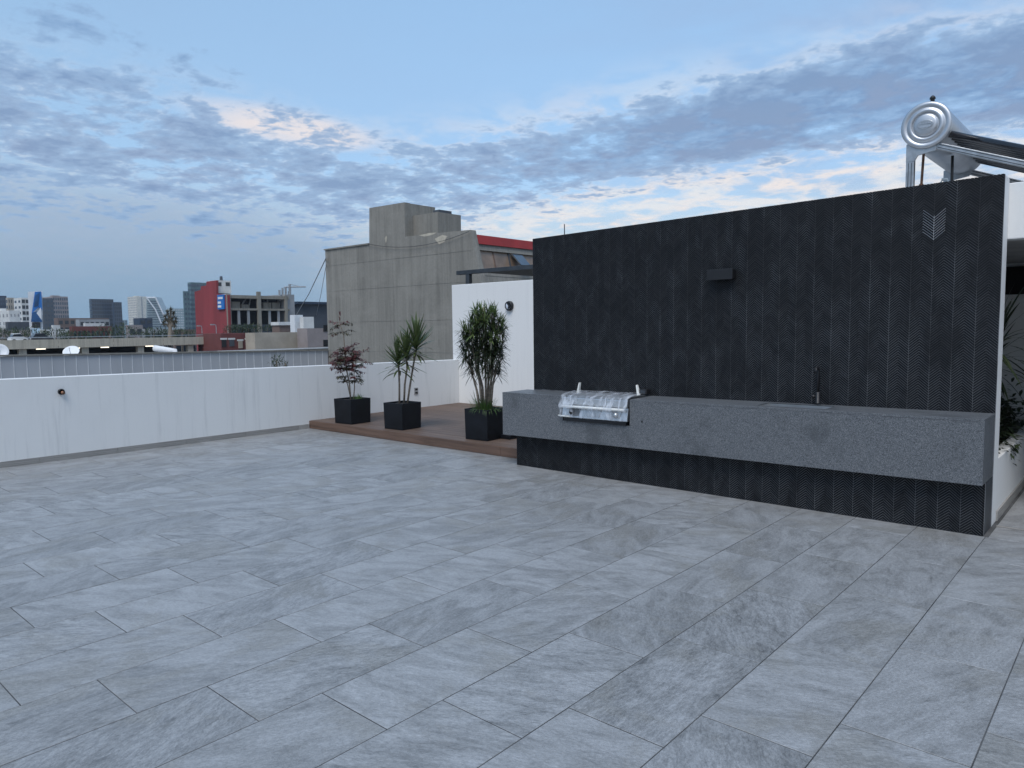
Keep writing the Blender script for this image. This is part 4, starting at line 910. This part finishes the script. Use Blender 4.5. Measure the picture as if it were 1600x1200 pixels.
def car(u0, u1, v, xc, paint, label):
    a, b = on(u0, v, 0, xc), on(u1, v, 0, xc); L_ = b.y-a.y; c = (a.y+b.y)/2; z = zb_+.7; s = L_/4.4
    t_ = thing('parked_car', label, 'car', (xc, c, z), 'cars on the parking deck')
    body = [(-2.2, .35), (-2.15, .75), (-1.9, .92), (-1.25, 1.0), (1.2, .98), (2.0, .86), (2.2, .7), (2.2, .35)]
    cab = [(-1.75, .95), (-1.2, 1.42), (.35, 1.45), (1.15, .97)]
    MB().prism([(xc+.88, c+p*s, z+h) for p, h in body], (1.76, 0, 0)).build('body', paint, t_, bevel=.05)
    MB().prism([(xc+.72, c+p*s, z+h) for p, h in cab], (1.44, 0, 0)).build('windows', M['darkglass'], t_, bevel=.03)
    MB().prism([(xc+.735, c+p*s, z+h) for p, h in ((-1.28, 1.37), (-1.15, 1.46), (.33, 1.49), (.5, 1.40))], (1.47, 0, 0)).build('roof', paint, t_)
    for p in (-1.35, 1.4):
        for sx_ in (.80, -.80): MB().lathe([(-.1, .30), (-.08, .33), (.08, .33), (.1, .30)], (xc+sx_, c+p*s, z+.33), (1, 0, 0), 18).build('wheel', M['tyre'], t_, True)
    for q in (-.6, .6): MB().box(xc+q-.15, xc+q+.15, c-2.215*s, c-2.19*s, z+.6, z+.72).build('headlight', M['white_print'], t_)
car(14, 41, 531, XG-5, M['carwhite'], 'white hatchback parked on the garage roof'); car(46, 81, 531, XG-3.5, M['cargrey'], 'dark grey saloon parked next to the white hatchback')
def street_lamp(u, v0, v1, D, label, arm):
    b = far(u, v1, D); tz = far(u, v0, D).z; t_ = thing('lamp_post', label, 'lamp post', b, 'lamp posts beside the parking deck')
    b.z = -12; MB().tube([b, (b.x, b.y, tz-.5), (b.x, b.y-.05*arm, tz-.1), (b.x, b.y-.4*arm, tz)], .07, 6).build('pole', M['galv'], t_); MB().box(b.x-.2, b.x+.2, b.y-.9*arm, b.y-.4*arm, tz-.12, tz+.08).build('lamp_head', M['grey'], t_); t_.location.z = -12
    for o in t_.children: o.matrix_parent_inverse = Matrix.Translation(t_.location).inverted()
street_lamp(339, 507, 541, 128, 'tall grey lamp post in front of the red wall, arm toward the parking deck', 1); street_lamp(316, 509, 527, 150, 'shorter grey lamp post against the red wall', 1)

# ------------------------------------------------------------------ the city
def windows(mb, face, c, e, n_out, w, z0, z1, nx, nz, fw=.55, fh=.55, pr=.12):
    # grid of panes along edge e (unit) from corner c
    for i in range(nx):
        for j in range(nz):
            a = c+e*(w*(i+.5-fw/2)/nx); b = c+e*(w*(i+.5+fw/2)/nx); h0 = z0+(z1-z0)*(j+.5-fh/2)/nz; h1 = z0+(z1-z0)*(j+.5+fh/2)/nz
            q = [Vector((a.x, a.y, h0)), Vector((b.x, b.y, h0)), Vector((b.x, b.y, h1)), Vector((a.x, a.y, h1))]
            o = n_out*pr; mb.prism([p+o for p in q], n_out*(pr+.05))
def tower(name, label, ul, um, ur, v, D, wall, glass, gl, gr_, floor=3.3, cat='building', group=None, base=-12., fw=(.6, .6), fh=(.55, .55), roof=True, vbot=None):
    c = far(um, v, D); top = c.z; l = on(ul, v, 1, c.y) if ul < um else None; r = on(ur, v, 0, c.x) if ur > um else None
    lx = l.x if l else c.x-16; ry = r.y if r else c.y+16
    t_ = thing(name, label, cat, ((lx+c.x)/2, (c.y+ry)/2, base), group)
    MB().box(lx, c.x, c.y, ry, base, top).build('wall', wall, t_)
    zlo = base if vbot is None else far(um, vbot, D).z
    nz = max(1, int((top-zlo)/floor)); mb = MB()
    if l and gl: windows(mb, 0, Vector((lx, c.y, 0)), Vector((1, 0, 0)), Vector((0, -1, 0)), c.x-lx, zlo, top-.4, gl, nz, fw[0], fh[0])
    if r and gr_: windows(mb, 0, Vector((c.x, c.y, 0)), Vector((0, 1, 0)), Vector((1, 0, 0)), ry-c.y, zlo, top-.4, gr_, nz, fw[1], fh[1])
    if mb.f: mb.build('window_panes', glass, t_, fix=False)['kind'] = 'stuff'
    if roof:
        s = min(c.x-lx, ry-c.y)*.25; MB().box((lx+c.x)/2-s, (lx+c.x)/2+s, (c.y+ry)/2-s, (c.y+ry)/2+s, top+.001, top+max(1.2, s*.25)).build('roof_plant', wall, t_)
    return t_, c, lx, ry, top
tower('office_block', 'dark blue office block at the far edge of the skyline beside beige flats', -25, -4, 10, 462, 620, M['navy'], M['blueglass'], 6, 4)
tower('apartment_block', 'beige apartment block with a blank side behind the white low building', 9, 12, 23, 465, 520, M['beige'], M['darkglass'], 1, 3, fw=(.5, .3), roof=False)
tower('balcony_block', 'white apartment block with stacks of dark balconies next to the blue billboard', 21, 33, 45, 465, 500, M['offwhite'], M['darkglass'], 2, 2, fw=(.45, .8), fh=(.4, .6), roof=False)
tower('low_white_house', 'low white building with small windows in front of the beige flats', -20, 14, 31, 485, 360, M['offwhite'], M['grey'], 6, 3, 3.0, fw=(.3, .25), fh=(.4, .35))
tower('dark_shed', 'dark low roof block at the foot of the balcony block', 8, 12, 47, 503, 300, M['dkgrey'], M['darkglass'], 0, 0, roof=False)
tower('grey_tower', 'grey gridded tower block with a dark glass side wing', 66, 82, 106, 463, 700, M['mauve'], M['blueglass'], 3, 7, 3.4, fw=(.8, .62), fh=(.6, .6))
tower('glass_wing', 'dark glazed wing in front of the grey gridded tower', 64, 67, 83, 466, 640, M['dkgrey'], M['blueglass'], 0, 3, 3.4, fh=(.5, .45), roof=False)
tower('navy_tower', 'broad navy glass tower standing alone in the skyline', 139, 143, 177, 467, 900, M['navy'], M['darkglass'], 1, 9, 4.0, fw=(.8, .8), fh=(.6, .7), roof=False)
tower('navy_annex', 'lower navy wing attached to the broad navy glass tower', 175, 177.5, 190, 472, 890, M['navy'], M['darkglass'], 0, 4, 4.0, fh=(.6, .7), roof=False)
tower('white_tower', 'white tower with gridded windows on one face and a blank side', 199, 213, 229, 463, 1250, M['cream'], M['grey'], 6, 1, 3.6, fw=(.55, .12), fh=(.5, .9))
tower('pale_glass_block', 'pale green-grey glass block beside the teal tower', 262, 270, 296, 482, 1300, M['paleglass'], M['offwhite'], 2, 7, 4.0, fh=(.3, .3), roof=False)
t1, c, lx, ry, top = tower('teal_tower', 'teal glass tower rising behind the stepped red building', 293, 298, 324, 441, 560, M['teal'], M['blueglass'], 2, 6, 3.3, fw=(.9, .9), fh=(.5, .5), roof=False)
tower('teal_wing', 'lower stepped teal wing on the side of the teal tower', 285.5, 287, 296, 455, 555, M['teal'], M['blueglass'], 0, 2, 3.3, fh=(.5, .5), roof=False)
# slanted glass tower with white diagonal ribs
D = 1150; t_ = thing('slanted_tower', 'pale glass tower with one sloping side and white diagonal ribs', 'building', far(245, 520, D)*1.0); t_.location.z = -12
pl_ = [far(228, 530, D), far(268, 530, D), far(262, 505, D), far(243, 464, D), far(229, 464, D)]; 
for q in pl_[:2]: q.z = -12
dv = Vector((FW.x-.3, FW.y, 0)).normalized()*-30
MB().prism(pl_, dv).build('wall', M['paleglass'], t_)
e0, e1 = far(230, 466, D-3), far(262, 505, D-3); e2 = far(243, 465, D-3)
for a, b in ((e2, e1), (far(229, 465, D-3), far(243, 484, D-3)), (far(243, 484, D-3), far(252, 505, D-3)), (far(229, 465, D-3), far(243, 465, D-3))): MB().tube([a, b], 1.0, 5).build('diagonal_rib', M['white_print'], t_)
mb = MB()
for j in range(12):
    v = 470+j*3.6; ue = 243+(v-464)*.46; mb.add([far(230, v, D-1.5), far(ue-1, v, D-1.5), far(ue-1, v+1.5, D-1.5), far(230, v+1.5, D-1.5)], [(0, 1, 2, 3)])
mb.build('window_panes', M['blueglass'], t_, fix=False)['kind'] = 'stuff'
# billboard
D = 300; bb = thing('billboard', 'tall white advertising board with a slanting blue picture panel', 'billboard', far(56, 520, D)); bb.location.z = -12
def quad3(us, n, m, dd=0., th=.5):
    pts = [far(u, v, D-dd) for u, v in us]; dv = Vector((ray(56, 480).x, ray(56, 480).y, 0)).normalized()*-th; MB().prism(pts[::-1], dv).build(n, m, bb)
quad3([(43.5, 456), (66, 455), (67, 513), (46, 513)], 'board', M['white_print'])
quad3([(54.5, 456), (64.5, 455.5), (66, 484), (60, 480), (49.5, 490)], 'picture_panel', M['blue'], .6, .1); quad3([(50, 488), (60, 486), (66, 503), (48.5, 503)], 'picture_panel', M['blue_dk'], .6, .1); quad3([(57, 489), (64, 480), (65, 500)], 'picture_panel', M['white_print'], .72, .08); quad3([(55, 462), (62, 457), (60, 478), (53, 480)], 'picture_panel', M['blue_dk'], .72, .08)
quad3([(50, 503.5), (63, 503.5), (63, 512), (50, 512)], 'control_box', M['black_metal'], .6, .2)
for u in (47, 64): a = far(u, 512, D); MB().tube([(a.x, a.y, -12), a], .35, 6).build('leg', M['white_print'], bb)
# low roofs of the middle distance
low_ = [('rooftop_block', 'long brown roof block with a pale ledge in front of the navy tower', 84, 90, 170, 497, 420, 'brown', 9), ('office_row', 'grey ribbon-windowed low office below the navy tower', 118, 124, 171, 499, 380, 'grey', 6),
    ('warehouse', 'plain white warehouse wall beside the tree line', 62, 66, 111, 515, 260, 'offwhite', 0), ('red_framed_building', 'low oxide-red framed building with dark openings', 108, 113, 175, 510, 240, 'redbrown', 9),
    ('blue_shed', 'dark navy low block in front of the white tower', 208, 218, 238, 497, 430, 'navy', 2), ('purple_house', 'small brown house with a purple painted side', 196, 200, 223, 508, 300, 'mauve', 2),
    ('grey_house', 'low grey house beneath the slanted tower', 222, 226, 262, 514, 250, 'grey', 4), ('brick_house', 'brown flat-roofed house next to the red building', 268, 272, 306, 515, 230, 'brown', 3), ('far_slab', 'faint bluish slab block between the white tower and navy tower', 186, 190, 199, 500, 1400, 'paleglass', 2)]
for n, lb, a, b, c_, v, D, m_, g_n in low_: tower(n, lb, a, b, c_, v, D, M[m_], M['darkglass'], 0, g_n, 3.2, roof=False, fh=(.5, .5), fw=(.6, .62))
for (n, lb, a, b, c_, v, D, m_) in (('roof_cabin', 'small white roof cabin on the red framed building', 80, 82, 94, 508, 250, 'offwhite'), ('roof_canopy', 'pale roof canopy above the red framed building', 130, 133, 163, 505, 262, 'offwhite'), ('low_wall_house', 'beige wall block behind the hedge at the garage end', -20, 2, 48, 516, 250, 'mauve')):
    tower(n, lb, a, b, c_, v, D, M[m_], M['darkglass'], 0, 0, roof=False)
# trees among the roofs
for i, (u, v, D, rw, rh, lb) in enumerate(((8, 523, 215, 4.5, 1.6, 'dark hedge tree behind the white hatchback'), (38, 522, 215, 5, 1.7, 'dark hedge tree behind the grey saloon'), (88, 524, 205, 4, 1.5, 'low dark tree in front of the white warehouse'), (120, 525, 200, 4, 1.2, 'low dark tree under the red framed building'), (172, 521, 215, 4.5, 2.0, 'rounded dark tree below the navy tower'), (192, 519, 230, 4, 2.6, 'taller dark tree between the navy tower and the purple house'), (240, 521, 210, 4, 1.5, 'sparse tree in front of the grey house'), (284, 522, 205, 4, 1.4, 'low tree beside the brown flat-roofed house'))):
    clump('city_tree', lb, u, v, D, rw, rh, 420, .9, M['tree_leaf'], 30+i, 'tree', 'trees among the rooftops')
# yucca-like tree on its own
D = 150; c = far(265, 512, D); yt = thing('yucca_tree', 'tall branching yucca tree silhouetted beside the red wall', 'tree', (c.x, c.y, -12), None); mb = MB(); rg = random.Random(9)
MB().tube([(c.x, c.y, -12), far(266, 525, D), far(266, 508, D)], [.5, .42, .3], 7).build('trunk', M['bark'], yt)
for (u, v) in ((258, 496), (262, 489), (267, 485), (271, 492), (275, 500), (256, 506), (273, 508), (264, 500), (269, 499)):
    e = far(u, v, D); MB().tube([far(266, 512, D), (far(266, 508, D)+e)/2, e], [.25, .2, .15], 5).build('limb', M['bark'], yt)
    for k in range(60): d = Vector((rg.gauss(0, 1), rg.gauss(0, 1), rg.gauss(.3, 1))); leaf(mb, e, d, rg.uniform(.6, 1.1), .12, .4, n=2)
mb.build('foliage', M['leaf_olive'], yt, fix=False)['kind'] = 'stuff'

# red building with open concrete bays
D = 175.0; cR = far(356, 500, D); XB, YR = cR.x, cR.y
rd = thing('red_building', 'stepped brick-red building with open ruined concrete bays and a blue sign', 'building', (XB-8, YR+15, -12))
def rp(u, v): q = on(u, v, 1, YR); return (q.x, YR, q.z)
def bp(u, v): q = on(u, v, 0, XB); return (XB, q.y, q.z)
pts = [rp(304, 470), rp(356, 470), rp(356, 461), rp(338, 459), rp(338, 438), rp(322.5, 440), rp(322, 446), rp(314, 447.5), rp(313.5, 453), rp(304, 456)]
pts[0] = (pts[0][0], YR, -12); pts[1] = (pts[1][0], YR, -12)
MB().prism(pts, (0, -.5, 0)).build('red_wall', M['red_wall'], rd)
zr = rp(356, 461)[2]; xw0 = rp(304, 500)[0]
MB().box(xw0, XB-5, YR+.51, YR+14, -12, zr-.6).build('rear_block', M['brown'], rd)
# white penthouse
a = rp(338, 438); b = bp(361, 440)
y1 = on(361, 445, 0, a[0]+0).y
xh = on(338.5, 445, 1, YR+.6).x; yh1 = on(361, 445, 0, xh).y
zh1, zh0 = on(345, 438, 0, xh).z, on(345, 456, 0, xh).z
MB().box(xh-4, xh, YR+.6, yh1, zh0-.3, zh1).build('penthouse', M['offwhite'], rd)
for (u0, u1) in ((341, 346), (352.5, 359)):
    q0, q1 = on(u0, 441, 0, xh), on(u1, 447, 0, xh); MB().box(xh-.1, xh+.06, q0.y, q1.y, q1.z, q0.z).build('window', M['darkglass'], rd)
# blue sign on the red wall near the corner
q0, q1 = rp(341.5, 461), rp(353, 483); sg = MB().box(q0[0], q1[0]-.2, YR-.35, YR-.02, q1[2], q0[2]).build('sign_panel', M['blue'], rd)
for (vv, f) in ((466, .7), (473, .45), (479, .5)): q = rp(343, vv); MB().box(q[0], q[0]+(q1[0]-q0[0])*f, YR-.4, YR-.351, q[2]-.25, q[2]+.25).build('sign_line', M['white_print'], rd)
# bays along +Y
ybE = bp(452, 480)[1]; zt0, zt1 = bp(370, 461)[2], bp(370, 466)[2]; zm0, zm1 = bp(400, 482)[2], bp(400, 485)[2]; zb9 = bp(400, 507)[2]
MB().box(XB-12, XB, YR+.52, ybE, zt1, zt0).build('roof_slab', M['frame'], rd); MB().box(XB-12, XB+.1, YR+.52, ybE, zm1, zm0).build('floor_slab', M['frame'], rd); MB().box(XB-12, XB-.4, YR+.52, ybE, -12, zb9).build('lower_wall', M['dkgrey'], rd)
MB().box(XB-12.2, XB-3.2, YR+.52, ybE, zb9, zt1-.01).build('bay_shade', M['interior'], rd)  # black box stands in for the shade inside the open bays
for u, w in ((357.8, .45), (405, .45), (447, .35)): q = bp(u, 480); MB().box(XB-.35, XB+.15, q[1]-w, q[1]+w, -12, zt0+(.9 if u == 405 else .2)).build('main_column', M['frame'], rd)
for u in (374, 389, 422, 436): q = bp(u, 495); MB().box(XB-.4, XB-.1, q[1]-.28, q[1]+.28, zb9, zm1-.01).build('column', M['grey'], rd)
for u in (375, 390, 424, 438): q = bp(u, 478); MB().box(XB-2.6, XB-1.8, q[1]-1.0, q[1]+1.0, zm0+.01, zm0+random.uniform(.9, 1.6)).build('rubble_block', M['frame'], rd)
for u in (366, 383, 398, 415, 430, 443): q = bp(u, 470); MB().tube([(XB-3, q[1], zm0), (XB-3, q[1]+random.uniform(-2, 2), zt1)], .18, 5).build('broken_mullion', M['grey'], rd)
q0, q1 = bp(446, 466), bp(461, 466); MB().box(XB-8, XB-.3, q0[1], q1[1], -12, bp(450, 460)[2]).build('stair_tower', M['grey'], rd)
for u in (442, 447, 452, 457): q = bp(u, 456); MB().tube([(XB-1.5, q[1], zt0-1), (XB-1.5, q[1], q[2]+random.uniform(-.3, 1.2))], .30, 6).build('antenna_stub', M['galv'], rd)
q = on(345.5, 434.5, 0, xh-1); MB().lathe([(0, .35), (1.0, .3)], (xh-1, q.y, zh1), (0, 0, 1), 10).build('roof_vent', M['dkgrey'], rd)
# in front of the red building
D2 = 150.
def lowbox(name, label, u0, u1, v0, v1, x, depth, m_, cat='building', base=None):
    a, b = on(u0, v0, 0, x), on(u1, v1, 0, x); t_ = thing(name, label, cat, (x-depth/2, (a.y+b.y)/2, -12)); MB().box(x-depth, x, a.y, b.y, -12 if base is None else base, a.z).build('wall', m_, t_); return t_, a, b
t_, a, b = lowbox('shop_house', 'low oxide-red house with a white framed dark window below the hedge', 345, 398, 521, 545, -112, 8, M['redbrown'])
for (u0, u1, v0, v1, m1) in ((346, 353.5, 531, 542, 'black_metal'), (358, 366, 531, 541, 'dkgrey'), (372, 379, 533, 544, 'beige'), (384, 394, 531, 541, 'dkgrey')):
    p0_, p1_ = on(u0, v0, 0, -112), on(u1, v1, 0, -112); MB().box(-111.99, -111.9, p0_.y, p1_.y, p1_.z, p0_.z).build('window', M[m1], t_); MB().box(-111.99, -111.93, p0_.y-.18, p1_.y+.18, p0_.z+.01, p0_.z+.3).build('window_head', M['offwhite'], t_)
lowbox('beige_wall_house', 'long beige blank-walled house between the red house and the concrete building', 398, 492, 520, 545, -108, 3, M['beige'])
lowbox('beige_upper_block', 'upper beige block with a dark doorway against the concrete building', 480, 535, 513, 545, -104, 3, M['mauve'])
for v0, v1 in ((508, 518), (531, 541)):
    a, b = on(505, v0, 0, -103.99), on(512, v1, 0, -103.99); tag(MB().box(-103.98, -103.9, a.y, b.y, b.z, a.z).build('dark_shutter', M['interior']), 'dark shutter %s on the beige upper block' % ('high' if v0 < 520 else 'low'), 'shutter')
a, b = on(340, 541.5, 0, -96), on(530, 543, 0, -96)
t_ = thing('metal_roof', 'low dark metal roof with a bright white front edge below the beige houses', 'roof', (-99, (a.y+b.y)/2, -12)); MB().box(-103, -96, a.y, b.y, b.z-.7, b.z-.06).build('roof_sheet', M['dkgrey'], t_); MB().box(-96.1, -95.9, a.y, b.y, b.z-.05, b.z+.12).build('white_edge', M['offwhite'], t_); MB().box(-102.5, -96.5, a.y+1, b.y, -12, b.z-.71).build('wall', M['brown'], t_)
# hedge, canopy, laundry-white gables, dark house
for i, (u, w_) in enumerate(((361, 'at the corner of the red wall'), (370, 'second from the red wall'), (379, 'in the middle of the row'), (388, 'second from the concrete column'), (397, 'under the middle concrete column'))): clump('roof_hedge', 'rounded green hedge bush below the ruined bays, '+w_, u, 514, 150, 1.7, .95, 260, .5, M['tree_leaf'], 60+i, 'hedge', 'hedge bushes below the ruined bays')
for i, (u, w_) in enumerate(((418, 'farther from'), (427, 'nearer to'))): clump('roof_hedge', 'small green bush below the ruined bays, '+w_+' the white awning', u, 513, 150, 1.1, .8, 120, .45, M['tree_leaf'], 70+i, 'hedge', 'bushes by the white awning')
a, b = on(436, 503, 0, -125), on(459, 508, 0, -125); t_ = thing('white_awning', 'flat white awning below the grey stair tower', 'awning', (-126, (a.y+b.y)/2, -12)); MB().box(-128, -125, a.y, b.y, b.z, a.z).build('canopy', M['offwhite'], t_); MB().box(-127.9, -125.3, a.y+.2, b.y-.2, -12, b.z-.01).build('shop_wall', M['brown'], t_)
lowbox('white_house', 'bright white narrow house beside the dark grey building', 460, 474, 492, 520, -118, 1.5, M['white_print']); lowbox('white_gable_house', 'small white stepped house next to the narrow white one', 474, 491, 495, 520, -116, 1.2, M['offwhite'])
lowbox('dark_building', 'dark blue-grey flat building behind the white houses', 467, 530, 474, 520, -165, 20, M['dkgrey']); lowbox('dark_roof_slab', 'overhanging dark roof slab on the blue-grey building', 464.5, 530, 471, 475, -164, 21, M['navy'], base=on(470, 475, 0, -164).z)
# tower crane
D = 420; t_ = thing('tower_crane', 'thin tower crane far behind the ruined bays', 'crane', far(452.5, 500, D)); t_.location.z = -12
a = far(452.5, 444, D); MB().box(a.x-.5, a.x+.5, a.y-.5, a.y+.5, -12, a.z).build('mast', M['grey'], t_); MB().tube([far(445, 448.5, D), far(478, 448, D)], .35, 4).build('jib', M['grey'], t_)
for k in range(3): pass
MB().tube([far(445.5, 448.4, D), far(445.5, 450.5, D)], .7, 4).build('counterweight', M['grey'], t_)
MB().tube([a, far(470, 448, D)], .15, 4).build('tie_rod', M['grey'], t_)
print('objects', len(bpy.data.objects))

# ------------------------------------------------------------------ pieces that belong to a part hang under that part
def base_name(o): return o.name.split('.')[0]
def centre(o): v = o.data.vertices; k = max(1, len(v)//40); c = [x.co for x in list(v)[::k]]; return sum(c, Vector())/len(c)
SUB = {'knob': 'control_panel', 'panel_inset': 'control_panel', 'badge': 'end_cap', 'embossed_mark': 'end_cap', 'seal_ring': 'vacuum_tube', 'rail_groove_shade': 'sloping_rail', 'leg_groove_shade': 'rear_leg', 'pipe_joint': 'copper_pipe', 'socket': 'cover_plate', 'half_shade': 'ring', 'lens': 'ring',
    'window_head': 'window', 'sash_frame': 'open_sash', 'lift_house_roof': 'lift_house', 'headlight': 'body', 'sign_line': 'sign_panel', 'flap': 'housing', 'face_plate': 'housing', 'feed_arm': 'reflector', 'patched_spall': 'facade_slab', 'sagging_wire': 'facade_slab', 'pour_joint': 'facade_slab', 'coping': 'facade_slab', 'pipe_core': 'pipe_ring', 'skirting_tile': 'wall', 'drilled_hole': 'front_panel', 'roof_vent': 'penthouse', 'counterweight': 'jib', 'antenna_stub': 'stair_tower'}
for root in [o for o in bpy.data.objects if o.type == 'EMPTY' and not o.parent]:
    kids = [c for c in root.children if c.type == 'MESH']; hosts = {}
    for c in kids: hosts.setdefault(base_name(c), []).append(c)
    for c in kids:
        h = hosts.get(SUB.get(base_name(c), ''), [])
        if h:
            cc = centre(c); p = min(h, key=lambda q: (centre(q)-cc).length); c.parent = p; c.matrix_parent_inverse = Matrix.Identity(4)

# ------------------------------------------------------------------ evening haze over the city
hz = MB().box(-1650, 40, -160, 1000, -13, 66).build('haze', None); hz['kind'] = 'stuff'
hm = bpy.data.materials.new('pale evening air'); hm.use_nodes = True; ht2 = hm.node_tree; ht2.nodes.clear()
pv = ht2.nodes.new('ShaderNodeVolumePrincipled'); pv.inputs['Color'].default_value = (.75, .86, 1, 1); pv.inputs['Density'].default_value = .00014; pv.inputs['Anisotropy'].default_value = 0.0
mo = ht2.nodes.new('ShaderNodeOutputMaterial'); ht2.links.new(pv.outputs[0], mo.inputs['Volume']); hz.data.materials.append(hm)
